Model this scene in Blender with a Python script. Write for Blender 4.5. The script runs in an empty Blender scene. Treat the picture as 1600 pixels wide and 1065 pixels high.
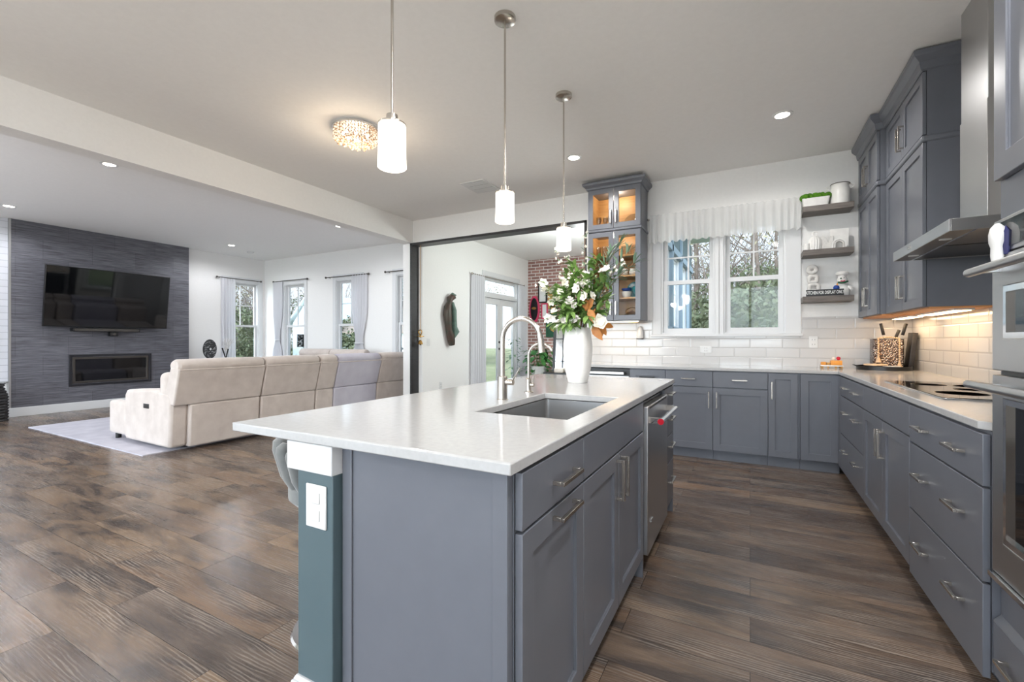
import bpy, bmesh, math, random
from mathutils import Vector, Matrix, noise
PI = math.pi
random.seed(7)
S = bpy.context.scene
COL = S.collection

# ------------------------------------------------------------------ camera, world, exposure
H = 1.185
YAW = math.atan(372/695.4)
cd = bpy.data.cameras.new('camera'); cam = bpy.data.objects.new('camera', cd); COL.objects.link(cam)
cam.location = (0, 0, H); cam.rotation_euler = (PI/2, 0, YAW)
cd.sensor_width = 36; cd.lens = 36*695.4/1600; cd.shift_y = -1.5/1600; cd.clip_start = .05; cd.clip_end = 300
S.camera = cam
vs = S.view_settings
vs.view_transform = 'Standard'; vs.look = 'None'; vs.exposure = 0.68; vs.gamma = 1; vs.use_curve_mapping = False

W = bpy.data.worlds.new('sky'); S.world = W; W.use_nodes = True
nt = W.node_tree; nt.nodes.clear()
o_ = nt.nodes.new('ShaderNodeOutputWorld'); bg = nt.nodes.new('ShaderNodeBackground')
tc = nt.nodes.new('ShaderNodeTexCoord'); sx = nt.nodes.new('ShaderNodeSeparateXYZ')
nt.links.new(tc.outputs['Generated'], sx.inputs[0])
# a hazy winter sky, brightest on the side the low sun stands (-y)
r1 = nt.nodes.new('ShaderNodeMapRange'); nt.links.new(sx.outputs['Y'], r1.inputs['Value'])
r1.inputs['From Min'].default_value = -1; r1.inputs['From Max'].default_value = -.3
r1.inputs['To Min'].default_value = 8.8; r1.inputs['To Max'].default_value = 1.05
rz = nt.nodes.new('ShaderNodeMapRange'); nt.links.new(sx.outputs['Z'], rz.inputs['Value'])
rz.inputs['From Min'].default_value = 0; rz.inputs['From Max'].default_value = .8
mx = nt.nodes.new('ShaderNodeMix'); mx.data_type = 'RGBA'; nt.links.new(rz.outputs[0], mx.inputs['Factor'])
mx.inputs[6].default_value = (.86, .93, 1, 1); mx.inputs[7].default_value = (.55, .72, 1, 1)
nt.links.new(mx.outputs[2], bg.inputs['Color']); nt.links.new(r1.outputs[0], bg.inputs['Strength'])
nt.links.new(bg.outputs[0], o_.inputs[0])

sun = bpy.data.lights.new('sun', 'SUN'); sun.energy = 1.1; sun.angle = .05; sun.color = (1, .93, .82)
so = bpy.data.objects.new('sun', sun); COL.objects.link(so); so.rotation_euler = (math.radians(52), 0, math.radians(-25))

def lamp(name, kind, loc, power, color=(1, .975, .95), rot=(0, 0, 0), **k):
    l = bpy.data.lights.new(name, kind); l.energy = power; l.color = color
    for a, v in k.items(): setattr(l, a, v)
    o = bpy.data.objects.new(name, l); COL.objects.link(o); o.location = loc; o.rotation_euler = rot
    return o

# ------------------------------------------------------------------ materials
def srgb(r, g, b):
    f = lambda c: (c/255/12.92) if c/255 <= .04045 else ((c/255+.055)/1.055)**2.4
    return (f(r), f(g), f(b), 1)
def mat(name, rgb, rough=.5, metal=0, spec=.5, **k):
    m = bpy.data.materials.new(name); m.use_nodes = True
    b = m.node_tree.nodes['Principled BSDF']
    b.inputs['Base Color'].default_value = srgb(*rgb); b.inputs['Roughness'].default_value = rough
    b.inputs['Metallic'].default_value = metal; b.inputs['Specular IOR Level'].default_value = spec
    for a, v in k.items(): b.inputs[a.replace('_', ' ')].default_value = v
    return m
def nodes(m):
    t = m.node_tree; return t, t.nodes, t.links, t.nodes['Principled BSDF']
def coords(t, scale=(1, 1, 1), rot=(0, 0, 0), kind='Object'):
    c = t.nodes.new('ShaderNodeTexCoord'); mp = t.nodes.new('ShaderNodeMapping')
    mp.inputs['Scale'].default_value = scale; mp.inputs['Rotation'].default_value = rot
    t.links.new(c.outputs[kind], mp.inputs['Vector']); return mp.outputs[0]
def noise_tex(t, vec, scale, detail=4, rough=.55, dist=0):
    n = t.nodes.new('ShaderNodeTexNoise'); n.inputs['Scale'].default_value = scale
    n.inputs['Detail'].default_value = detail; n.inputs['Roughness'].default_value = rough
    n.inputs['Distortion'].default_value = dist
    t.links.new(vec, n.inputs['Vector']); return n.outputs['Fac']
def ramp(t, fac, stops):
    r = t.nodes.new('ShaderNodeValToRGB'); e = r.color_ramp.elements
    while len(e) < len(stops): e.new(.5)
    for i, (p, c) in enumerate(stops): e[i].position = p; e[i].color = srgb(*c) if len(c) == 3 else c
    t.links.new(fac, r.inputs[0]); return r.outputs[0]
def mixc(t, f, a, b, mode='MIX'):
    m = t.nodes.new('ShaderNodeMix'); m.data_type = 'RGBA'; m.blend_type = mode
    for i, v in ((0, f), (6, a), (7, b)):
        if hasattr(v, 'links'): t.links.new(v, m.inputs[i])
        else: m.inputs[i].default_value = v
    return m.outputs[2]
def bump(m, fac, strength=.2, dist=.01):
    t, n, l, b = nodes(m); bp = n.new('ShaderNodeBump'); bp.inputs['Strength'].default_value = strength
    bp.inputs['Distance'].default_value = dist; l.new(fac, bp.inputs['Height']); l.new(bp.outputs[0], b.inputs['Normal'])
def mottled(name, a, b_, scale, rough=.6, bs=.1, metal=0, stretch=(1, 1, 1), **k):
    m = mat(name, a, rough, metal, **k); t, n, l, b = nodes(m)
    f = noise_tex(t, coords(t, stretch), scale)
    l.new(ramp(t, f, [(.3, a), (.7, b_)]), b.inputs['Base Color'])
    if bs: bump(m, f, bs, .004)
    return m

M = {}
M['wall'] = mottled('painted_wall', (233, 232, 230), (236, 235, 233), 40, .65, .03)
M['ceiling'] = mottled('ceiling_paint', (238, 237, 235), (241, 240, 238), 30, .8, .03)
M['trim'] = mat('white_trim', (216, 217, 218), .35)
M['white'] = mat('white_gloss', (220, 220, 219), .3)
M['grey'] = mottled('grey_cabinet_paint', (103, 106, 114), (106, 109, 117), 12, .33, 0)
M['teal'] = mottled('teal_wall_paint', (86, 103, 108), (79, 97, 103), 5, .35, .03)
M['quartz'] = mottled('white_quartz', (180, 180, 180), (187, 187, 187), 60, .12, 0)
M['steel'] = mat('brushed_steel', (188, 188, 188), .32, 1)
M['darksteel'] = mat('dark_steel', (96, 92, 88), .32, 1)
M['nickel'] = mat('brushed_nickel', (190, 184, 176), .27, 1)
M['chrome'] = mat('chrome', (225, 225, 225), .08, 1)
M['black'] = mat('black_satin', (16, 16, 17), .35)
M['blackgloss'] = mat('black_glass', (8, 9, 11), .04)
M['blackwood'] = mottled('black_stained_wood', (34, 33, 34), (48, 46, 47), 8, .4, .1, stretch=(1, 1, 6))
M['gap'] = mat('dark_void', (18, 18, 18), .8)
M['oak'] = mottled('light_oak', (196, 152, 98), (178, 132, 80), 5, .45, .05, stretch=(1, 1, 9))
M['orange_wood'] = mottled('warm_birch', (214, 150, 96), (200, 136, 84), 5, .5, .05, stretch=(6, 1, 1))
M['shelf'] = mottled('grey_weathered_wood', (120, 112, 106), (92, 86, 82), 9, .6, .15, stretch=(1, 8, 8))
M['ceramic'] = mottled('white_ceramic', (236, 234, 230), (226, 224, 220), 20, .28, .02)
M['matteceramic'] = mottled('matte_clay', (205, 202, 198), (222, 219, 214), 60, .8, .15)
M['cream'] = mat('cream_ceramic', (232, 222, 210), .4)
M['suede'] = mottled('beige_suede', (204, 193, 185), (188, 176, 168), 7, .9, .12, Sheen_Weight=.3)
M['suede_lit'] = mottled('window_lit_suede', (196, 193, 202), (184, 180, 192), 6, .9, .15)  # window light put into the colour of one sofa section
M['velvet'] = mottled('grey_velvet', (124, 126, 124), (104, 106, 106), 14, .8, .1, Sheen_Weight=.5)
M['curtain'] = mat('curtain_cloth', (240, 240, 242), .9, Transmission_Weight=0)
M['leaf'] = mottled('green_leaf', (86, 124, 56), (142, 172, 98), 25, .45, .05)
M['leaf2'] = mottled('sage_leaf', (96, 128, 104), (142, 166, 140), 25, .5, .05)
M['leaf3'] = mottled('rust_leaf', (170, 104, 44), (196, 130, 62), 20, .5, .05)
M['pothos'] = mottled('pothos_leaf', (34, 92, 40), (78, 138, 66), 12, .35, .03)
M['twig'] = mottled('twig_bark', (112, 80, 58), (140, 106, 78), 30, .8, .1)
M['petal'] = mat('white_petal', (244, 240, 228), .6)
M['petal2'] = mat('blush_petal', (240, 234, 230), .6)
M['moss'] = mottled('moss', (86, 138, 26), (58, 104, 16), 60, .95, .6)
M['gold'] = mat('gold', (198, 158, 92), .25, 1)
M['blue'] = mat('cobalt_glaze', (32, 70, 150), .2)
M['navy'] = mat('navy_plastic', (30, 34, 84), .4)
M['gunmetal'] = mat('gunmetal', (60, 60, 64), .35, .8)
M['turq'] = mat('turquoise_glaze', (28, 120, 128), .18)
M['red'] = mat('red_enamel', (196, 22, 44), .25)
M['orange'] = mat('orange_paint', (226, 154, 66), .5)
M['wood_bead'] = mottled('pale_wood', (222, 196, 164), (204, 174, 140), 30, .6, .05)
M['marble'] = mottled('white_marble', (236, 234, 230), (190, 188, 186), 20, .2, 0)
M['sculpt'] = mottled('aged_bronze', (88, 64, 56), (66, 74, 66), 9, .45, .3, metal=.3)
M['verdigris'] = mottled('verdigris', (104, 132, 118), (84, 104, 96), 14, .5, .3)
M['green_frame'] = mottled('green_frame_paint', (34, 92, 62), (24, 70, 48), 20, .5, .1)
M['pink'] = mat('pink_paint', (206, 62, 98), .5)
M['tan'] = mat('tan_wood', (196, 150, 82), .5)
M['rug'] = mottled('pale_rug', (196, 194, 202), (174, 172, 182), 5, .95, .4)
M['record'] = mat('record_black', (22, 22, 26), .3)
M['grass'] = mottled('winter_grass', (150, 146, 110), (120, 126, 80), 3, .95, .2)
M['bark'] = mottled('tree_bark', (112, 98, 86), (84, 74, 66), 6, .9, .3)
M['treeleaf'] = mottled('woodland_leaves', (112, 110, 84), (140, 130, 104), 4, .8, 0)
M['bushleaf'] = mottled('evergreen_leaves', (74, 84, 58), (106, 108, 78), 4, .8, 0)
M['siding'] = mottled('white_siding', (222, 232, 234), (214, 226, 230), 3, .6, 0)
M['roof'] = mottled('brown_shingle', (150, 136, 122), (122, 108, 96), 10, .9, .3)
M['exttrim'] = mat('outdoor_trim', (150, 166, 178), .6)
M['darkteal'] = mottled('grey_green_siding', (88, 106, 110), (82, 98, 102), 3, .6, 0)

def emis(name, rgb, st):
    m = bpy.data.materials.new(name); m.use_nodes = True; t = m.node_tree; t.nodes.clear()
    e = t.nodes.new('ShaderNodeEmission'); e.inputs[0].default_value = srgb(*rgb); e.inputs[1].default_value = st
    o = t.nodes.new('ShaderNodeOutputMaterial'); t.links.new(e.outputs[0], o.inputs[0]); return m
M['lamp'] = emis('lamp_lens', (255, 244, 226), 14)
M['shade'] = emis('lit_opal_glass', (255, 240, 220), 3.2)
M['strip'] = emis('led_strip', (255, 214, 160), 8)
def glass(name, tint, refl=.35):
    m = bpy.data.materials.new(name); m.use_nodes = True; t = m.node_tree; t.nodes.clear()
    o = t.nodes.new('ShaderNodeOutputMaterial'); a = t.nodes.new('ShaderNodeBsdfTransparent'); a.inputs[0].default_value = (*tint, 1)
    g = t.nodes.new('ShaderNodeBsdfGlossy'); g.inputs['Roughness'].default_value = .02
    f = t.nodes.new('ShaderNodeLayerWeight'); f.inputs[0].default_value = .5
    pw = t.nodes.new('ShaderNodeMath'); pw.operation = 'POWER'; pw.inputs[1].default_value = 4; t.links.new(f.outputs['Facing'], pw.inputs[0])
    mm = t.nodes.new('ShaderNodeMath'); mm.operation = 'MULTIPLY_ADD'; mm.inputs[1].default_value = .8*min(refl, 1.2); mm.inputs[2].default_value = .035*refl; t.links.new(pw.outputs[0], mm.inputs[0])
    x = t.nodes.new('ShaderNodeMixShader'); t.links.new(mm.outputs[0], x.inputs[0]); t.links.new(a.outputs[0], x.inputs[1]); t.links.new(g.outputs[0], x.inputs[2])
    t.links.new(x.outputs[0], o.inputs[0]); return m
M['glass'] = glass('window_glass', (.96, .98, .98))
M['ware'] = glass('glassware', (.86, .86, .84), 2.2)
M['cabpane'] = glass('cabinet_glass', (.95, .95, .94), .12)
M['sheer'] = bpy.data.materials.new('sheer_lace'); M['sheer'].use_nodes = True
t = M['sheer'].node_tree; t.nodes.clear()
o = t.nodes.new('ShaderNodeOutputMaterial'); a = t.nodes.new('ShaderNodeBsdfTransparent'); d = t.nodes.new('ShaderNodeBsdfDiffuse'); tr = t.nodes.new('ShaderNodeBsdfTranslucent')
d.inputs[0].default_value = tr.inputs[0].default_value = (.88, .88, .87, 1)
x1 = t.nodes.new('ShaderNodeMixShader'); x1.inputs[0].default_value = .35; t.links.new(d.outputs[0], x1.inputs[1]); t.links.new(tr.outputs[0], x1.inputs[2])
x2 = t.nodes.new('ShaderNodeMixShader'); x2.inputs[0].default_value = .78
t.links.new(a.outputs[0], x2.inputs[1]); t.links.new(x1.outputs[0], x2.inputs[2]); t.links.new(x2.outputs[0], o.inputs[0])
# translucent curtains
m = M['curtain']; t, n, l, b = nodes(m); tr = n.new('ShaderNodeBsdfTranslucent'); tr.inputs[0].default_value = srgb(244, 244, 247)
xs = n.new('ShaderNodeMixShader'); xs.inputs[0].default_value = .5; l.new(b.outputs[0], xs.inputs[1]); l.new(tr.outputs[0], xs.inputs[2])
l.new(xs.outputs[0], n['Material Output'].inputs[0])
# crystal lamp: small lit facets
m = mat('lit_crystal', (150, 120, 92), .1); t, n, l, b = nodes(m)
f = noise_tex(t, coords(t), 60, 2); c = ramp(t, f, [(.47, (84, 56, 30)), (.56, (255, 240, 214))])
l.new(c, b.inputs['Emission Color']); b.inputs['Emission Strength'].default_value = .8; M['crystal'] = m

# plank floor, boards running along x
m = mat('plank_floor', (120, 104, 90), .36, 0, .32); t, n, l, b = nodes(m)
v = coords(t); br = n.new('ShaderNodeTexBrick'); l.new(v, br.inputs['Vector'])
br.offset = .37; br.inputs['Scale'].default_value = 1; br.inputs['Brick Width'].default_value = 1.25; br.inputs['Row Height'].default_value = .18
br.inputs['Mortar Size'].default_value = .0012; br.inputs['Bias'].default_value = 0; br.inputs['Mortar Smooth'].default_value = .2
br.inputs['Color1'].default_value = (0, 0, 0, 1); br.inputs['Color2'].default_value = (1, 1, 1, 1); br.inputs['Mortar'].default_value = (.5, .5, .5, 1)
pid = br.outputs['Color']
# shift the grain for every plank
vm = n.new('ShaderNodeVectorMath'); vm.operation = 'MULTIPLY_ADD'; l.new(pid, vm.inputs[0]); vm.inputs[1].default_value = (17, 5, 3); l.new(v, vm.inputs[2])
def stretched(sc):
    mp = n.new('ShaderNodeMapping'); mp.inputs['Scale'].default_value = sc; l.new(vm.outputs[0], mp.inputs[0]); return mp.outputs[0]
fine = noise_tex(t, stretched((2.6, 52, 1)), 2.2, 9, .75, .4)
blot = noise_tex(t, stretched((1.0, 3.6, 1)), 1.6, 6, .6, .9)
cath = n.new('ShaderNodeTexWave'); cath.wave_type = 'BANDS'; cath.bands_direction = 'Y'
cath.inputs['Scale'].default_value = 15; cath.inputs['Distortion'].default_value = 15; cath.inputs['Detail'].default_value = 3; cath.inputs['Detail Scale'].default_value = .55
l.new(stretched((.26, 1.7, 1)), cath.inputs['Vector'])
base = ramp(t, pid, [(0, (98, 83, 73)), (.3, (140, 116, 96)), (.6, (116, 103, 94)), (.8, (150, 126, 103)), (1, (126, 108, 93))])
c1 = mixc(t, ramp(t, blot, [(.36, (0, 0, 0)), (.58, (255, 255, 255))]), srgb(86, 77, 72), base)
c2 = mixc(t, ramp(t, fine, [(.38, (0, 0, 0)), (.62, (255, 255, 255))]), mixc(t, 1.0, c1, (.60, .60, .62, 1), 'MULTIPLY'), c1)
gmask = noise_tex(t, stretched((1.2, 4, 1)), 1.3, 3)
gm = n.new('ShaderNodeMath'); gm.operation = 'MULTIPLY'; l.new(ramp(t, cath.outputs['Fac'], [(.55, (0, 0, 0)), (.85, (255, 255, 255))]), gm.inputs[0]); l.new(ramp(t, gmask, [(.45, (0, 0, 0)), (.6, (185, 185, 185))]), gm.inputs[1])
c3 = mixc(t, gm.outputs[0], c2, srgb(172, 160, 148))
c4 = mixc(t, br.outputs['Fac'], c3, srgb(44, 38, 34)); l.new(c4, b.inputs['Base Color'])
l.new(ramp(t, fine, [(.3, (155, 155, 155)), (.7, (120, 120, 120))]), b.inputs['Roughness'])
bump(m, fine, .12, .003); M['floor'] = m

def brick_mat(name, cols, mortar, w, h, ms, rough, axis, bs=.4, smooth=.1):
    m = mat(name, cols[0], rough); t, n, l, b = nodes(m)
    c = n.new('ShaderNodeTexCoord'); sp = n.new('ShaderNodeSeparateXYZ'); cb = n.new('ShaderNodeCombineXYZ'); l.new(c.outputs['Object'], sp.inputs[0])
    l.new(sp.outputs['X' if axis == 'x' else 'Y'], cb.inputs[0]); l.new(sp.outputs['Z'], cb.inputs[1])
    br = n.new('ShaderNodeTexBrick'); l.new(cb.outputs[0], br.inputs['Vector']); br.inputs['Scale'].default_value = 1
    br.inputs['Brick Width'].default_value = w; br.inputs['Row Height'].default_value = h; br.inputs['Mortar Size'].default_value = ms
    br.inputs['Mortar Smooth'].default_value = smooth
    br.inputs['Color1'].default_value = srgb(*cols[0]); br.inputs['Color2'].default_value = srgb(*cols[1]); br.inputs['Mortar'].default_value = srgb(*mortar)
    l.new(br.outputs['Color'], b.inputs['Base Color'])
    iv = n.new('ShaderNodeMath'); iv.operation = 'SUBTRACT'; iv.inputs[0].default_value = 1; l.new(br.outputs['Fac'], iv.inputs[1])
    bump(m, iv.outputs[0], bs, .004); return m, br
M['tile_b'], _ = brick_mat('subway_tile_back', ((206, 205, 204), (202, 201, 200)), (190, 189, 188), .30, .10, .010, .12, 'x', .35, 1)
M['tile_r'], _ = brick_mat('subway_tile_right', ((206, 204, 201), (202, 200, 197)), (188, 186, 184), .30, .10, .010, .12, 'y', .35, 1)
M['brick'], _ = brick_mat('red_brick', ((170, 128, 118), (140, 104, 98)), (216, 210, 206), .21, .072, .009, .85, 'x', .5)
M['whitetile'], _ = brick_mat('white_brick_tile', ((214, 216, 222), (208, 210, 216)), (190, 192, 198), .4, .1, .006, .4, 'y', .5)
# dark ribbed fireplace tile: horizontal striations + large offset tiles
m, br = brick_mat('charcoal_linear_tile', ((122, 122, 129), (108, 108, 115)), (84, 84, 90), .61, .31, .002, .5, 'y', .2)
t, n, l, b = nodes(m)
f = noise_tex(t, coords(t, (1, 1.1, 30)), 2.4, 5, .7)
l.new(mixc(t, .75, br.outputs['Color'], ramp(t, f, [(.36, (96, 96, 100)), (.5, (196, 196, 200)), (.64, (255, 255, 255))]), 'MULTIPLY'), b.inputs['Base Color'])
bump(m, f, .25, .004); M['slate'] = m
# hammered metal
m = mat('hammered_metal', (176, 168, 160), .25, 1); t, n, l, b = nodes(m)
vo = n.new('ShaderNodeTexVoronoi'); vo.inputs['Scale'].default_value = 85; l.new(coords(t), vo.inputs['Vector'])
l.new(ramp(t, vo.outputs['Distance'], [(.1, (214, 206, 200)), (.6, (110, 94, 86))]), b.inputs['Base Color']); bump(m, vo.outputs['Distance'], .8, .01); M['hammer'] = m
# neighbours' striped roof
# ------------------------------------------------------------------ mesh helpers
WM = {}
class MB:
    def __init__(s, M_=None): s.bm = bmesh.new(); s.M = M_ or Matrix.Identity(4)
    def add(s, vs_, fs, smooth=False):
        vv = [s.bm.verts.new(s.M @ Vector(v)) for v in vs_]
        for f in fs:
            try: fc = s.bm.faces.new([vv[i] for i in f]); fc.smooth = smooth
            except ValueError: pass
        return s
    def box(s, x0, x1, y0, y1, z0, z1, bev=0):
        x0, x1 = sorted((x0, x1)); y0, y1 = sorted((y0, y1)); z0, z1 = sorted((z0, z1))
        if bev:
            b = bmesh.new(); bmesh.ops.create_cube(b, size=1)
            for v in b.verts: v.co = Vector(((x0+x1)/2+v.co.x*(x1-x0), (y0+y1)/2+v.co.y*(y1-y0), (z0+z1)/2+v.co.z*(z1-z0)))
            bmesh.ops.bevel(b, geom=b.edges[:], offset=min(bev, .49*min(x1-x0, y1-y0, z1-z0)), segments=2 if bev < .02 else 4, affect='EDGES', profile=.5)
            b.verts.index_update(); s.add([v.co.copy() for v in b.verts], [[v.index for v in f.verts] for f in b.faces], bev > .01); b.free()
            return s
        vv = [(x, y, z) for z in (z0, z1) for y in (y0, y1) for x in (x0, x1)]
        return s.add(vv, [(0, 2, 3, 1), (4, 5, 7, 6), (0, 1, 5, 4), (2, 6, 7, 3), (0, 4, 6, 2), (1, 3, 7, 5)])
    def ring(s, rings, closed=True, smooth=True, caps=True):
        vv = [p for r in rings for p in r]; k = len(rings[0]); fs = []
        for i in range(len(rings)-1):
            for j in range(k if closed else k-1):
                a, b = i*k+j, i*k+(j+1) % k
                fs.append((a, b, b+k, a+k))
        if caps and closed: fs += [tuple(range(k))[::-1], tuple((len(rings)-1)*k+j for j in range(k))]
        return s.add(vv, fs, smooth)
    def lathe(s, prof, c=(0, 0, 0), n=24, sq=0, smooth=True, sx=1, sy=1):
        R = []
        for r, z in prof:
            r = max(r, 1e-4); row = []
            for j in range(n):
                a = 2*PI*j/n; ca, sa = math.cos(a), math.sin(a)
                k = 1 if not sq else (abs(ca)**sq+abs(sa)**sq)**(-1/sq)
                row.append((c[0]+r*ca*k*sx, c[1]+r*sa*k*sy, c[2]+z))
            R.append(row)
        return s.ring(R, smooth=smooth)
    def tube(s, pts, r, n=10, caps=True, flat=1):
        pts = [Vector(p) for p in pts]; rs = r if isinstance(r, (list, tuple)) else [r]*len(pts)
        T = []
        for i in range(len(pts)):
            a = pts[max(i-1, 0)]; b = pts[min(i+1, len(pts)-1)]; T.append((b-a).normalized())
        up = Vector((0, 0, 1)) if abs(T[0].z) < .9 else Vector((1, 0, 0))
        nrm = (up-T[0]*up.dot(T[0])).normalized(); R = []
        for p, tt, rr in zip(pts, T, rs):
            nrm = (nrm-tt*nrm.dot(tt)).normalized(); bi = tt.cross(nrm)
            R.append([p+nrm*math.cos(2*PI*j/n)*rr+bi*math.sin(2*PI*j/n)*rr*flat for j in range(n)])
        return s.ring(R, caps=caps)
    def sphere(s, c, r, n=14, sz=1, sx=1, sy=1):
        k = n//2; prof = [(r*math.sin(PI*i/k), -r*sz*math.cos(PI*i/k)) for i in range(k+1)]
        return s.lathe(prof, c, n, sx=sx, sy=sy)
    def prism(s, poly, a0, a1, axis='x', smooth=False):
        # poly in the two other axes, in order (y,z) for x, (x,z) for y, (x,y) for z
        def p(q, a): return {'x': (a, q[0], q[1]), 'y': (q[0], a, q[1]), 'z': (q[0], q[1], a)}[axis]
        return s.ring([[p(q, a0) for q in poly], [p(q, a1) for q in poly]], smooth=smooth)
    def frame(s, x0, x1, z0, z1, y0, y1, w, wt=None, wb=None):
        wt = w if wt is None else wt; wb = w if wb is None else wb
        o = [(x0, z0), (x1, z0), (x1, z1), (x0, z1)]; i = [(x0+w, z0+wb), (x1-w, z0+wb), (x1-w, z1-wt), (x0+w, z1-wt)]
        vv = [(x, y0, z) for x, z in o]+[(x, y0, z) for x, z in i]+[(x, y1, z) for x, z in o]+[(x, y1, z) for x, z in i]
        fs = []
        for k in range(4):
            j = (k+1) % 4
            fs += [(k, j, 4+j, 4+k), (8+j, 8+k, 12+k, 12+j), (k, 8+k, 8+j, j), (4+k, 4+j, 12+j, 12+k)]
        return s.add(vv, fs)
    def slab_hole(s, o, i, z0, z1):
        O = [(o[0], o[2]), (o[1], o[2]), (o[1], o[3]), (o[0], o[3])]; I = [(i[0], i[2]), (i[1], i[2]), (i[1], i[3]), (i[0], i[3])]
        vv = [(x, y, z1) for x, y in O]+[(x, y, z1) for x, y in I]+[(x, y, z0) for x, y in O]+[(x, y, z0) for x, y in I]; fs = []
        for k in range(4):
            j = (k+1) % 4
            fs += [(k, j, 4+j, 4+k), (8+j, 8+k, 12+k, 12+j), (k, 8+k, 8+j, j), (4+k, 4+j, 12+j, 12+k)]
        return s.add(vv, fs)
    def build(s, name, m, parent=None, bev=0, seg=2, world=True):
        bm = s.bm
        if parent is not None and world and parent.name in WM:
            bm.transform(WM[parent.name].inverted())
        bmesh.ops.recalc_face_normals(bm, faces=bm.faces[:])
        me = bpy.data.meshes.new(name); bm.to_mesh(me); bm.free()
        me.materials.append(M[m] if isinstance(m, str) else m)
        me.set_sharp_from_angle(angle=math.radians(38))
        ob = bpy.data.objects.new(name, me); COL.objects.link(ob)
        if parent is not None:
            ob.parent = parent; WM[ob.name] = WM.get(parent.name, Matrix.Identity(4))
        if bev:
            b = ob.modifiers.new('bevel', 'BEVEL'); b.width = bev; b.segments = seg; b.limit_method = 'ANGLE'; b.angle_limit = math.radians(50)
        return ob
def tag(o, label, cat, group=None, kind=None):
    if label: o['label'] = label
    if cat: o['category'] = cat
    if group: o['group'] = group
    if kind: o['kind'] = kind
    return o
def thing(name, label, cat, loc=(0, 0, 0), rz=0, group=None):
    o = bpy.data.objects.new(name, None); COL.objects.link(o); o.empty_display_size = .1
    o.location = loc; o.rotation_euler = (0, 0, rz)
    WM[o.name] = Matrix.Translation(Vector(loc)) @ Matrix.Rotation(rz, 4, 'Z')
    return tag(o, label, cat, group)
def L(t_): return MB(WM[t_.name])          # builder in the thing's own frame
def struct(ob): ob['kind'] = 'structure'; return ob
def copy_tree(o, label=None, loc=None, rz=None, group=None, parent=None):
    c = o.copy(); COL.objects.link(c)
    if parent: c.parent = parent
    if label: c['label'] = label
    if group: c['group'] = group
    if loc: c.location = loc
    if rz is not None: c.rotation_euler = (0, 0, rz)
    for ch in [x for x in CH(o)]: copy_tree(ch, parent=c)
    return c
def CH(o): return [x for x in bpy.data.objects if x.parent == o]
def single(name, mb, m, label, cat, group=None, bev=0, kind=None, o=None):
    ob = mb.build(name, m, bev=bev); return tag(ob, label, cat, group, kind)
def text(name, body, size, Mx, m, parent, depth=.001, bold=.0):
    cu = bpy.data.curves.new(name, 'FONT'); cu.body = body; cu.size = size; cu.extrude = depth; cu.align_x = 'CENTER'; cu.align_y = 'CENTER'; cu.offset = bold
    tmp = bpy.data.objects.new('tmp', cu); COL.objects.link(tmp); bpy.context.view_layer.update()
    me = bpy.data.meshes.new_from_object(tmp.evaluated_get(bpy.context.evaluated_depsgraph_get()))
    bpy.data.objects.remove(tmp); bm = bmesh.new(); bm.from_mesh(me); bm.transform(Mx)
    mb = MB(); mb.bm.free(); mb.bm = bm
    return mb.build(name, m, parent)
def RX(a): return Matrix.Rotation(a, 4, 'X')
def RZ(a): return Matrix.Rotation(a, 4, 'Z')
def TR(*v): return Matrix.Translation(Vector(v))

# ------------------------------------------------------------------ the shell
C = 3.05
struct(MB().box(-10.3, 1.5, -3.7, 9.6, -.1, 0).build('floor', 'floor'))
cl = MB().box(-10.3, 1.5, -3.7, 5.57, C, C+.12).box(-10.3, -4.6, 5.57, 6.65, C, C+.12)
struct(cl.build('ceiling', 'ceiling'))
struct(MB().box(-4.72, -1.05, 5.571, 9.52, C+.001, C+.12).build('ceiling', 'ceiling'))
struct(MB().box(-4.85, -4.66, -3.55, 5.42, 2.70, C+.01).build('trim_1', 'wall'))       # the dropped beam between the rooms

def wall(name, axis, pos, th, u0, u1, z0, z1, holes, m='wall'):
    us = sorted({u0, u1, *[h[0] for h in holes], *[h[1] for h in holes]}); zs = sorted({z0, z1, *[h[2] for h in holes], *[h[3] for h in holes]})
    mb = MB()
    for a, b in zip(us, us[1:]):
        runs = []; 
        for c_, d_ in zip(zs, zs[1:]):
            if any(h[0] <= a+1e-6 and b <= h[1]+1e-6 and h[2] <= c_+1e-6 and d_ <= h[3]+1e-6 for h in holes): continue
            if runs and abs(runs[-1][1]-c_) < 1e-6: runs[-1][1] = d_
            else: runs.append([c_, d_])
        for c_, d_ in runs:
            if axis == 'y': mb.box(a, b, pos, pos+th, c_, d_)
            else: mb.box(pos, pos+th, a, b, c_, d_)
    return struct(mb.build(name, m))
# back wall of the kitchen, with the wide opening and the two windows
wall('wall_back', 'y', 5.42, .15, -4.86, 1.34, 0, C, [(-4.70, -1.83, 0, 2.70), (-.92, -.34, 1.25, 2.48), (-.26, .33, 1.25, 2.48)])
wall('wall_right', 'x', 1.34, .12, -3.6, 5.57, 0, C, [])
wall('wall_rear', 'y', -3.72, .15, -10.25, 1.34, 0, C, [(-9.9, -7.3, .1, 2.75), (-7.0, -5.0, .1, 2.75), (-4.3, -2.3, .2, 2.75), (-.9, .9, 1.0, 2.75)])
wall('wall_far', 'y', 6.50, .15, -10.10, -4.7, 0, C, [(-9.36, -8.66, .60, 2.44), (-7.66, -6.96, .60, 2.44), (-6.0, -5.3, .60, 2.44)])
wall('wall_left', 'x', -10.25, .15, -3.6, 6.65, 0, C, [(5.62, 6.36, .55, 2.48)])
wall('wall_divider', 'x', -4.72, .12, 5.57, 9.4, 0, C, [(7.44, 8.86, 0.0, 2.46)])
wall('wall_brick', 'y', 9.4, .12, -4.6, -1.05, 0, C, [], 'brick')
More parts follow.
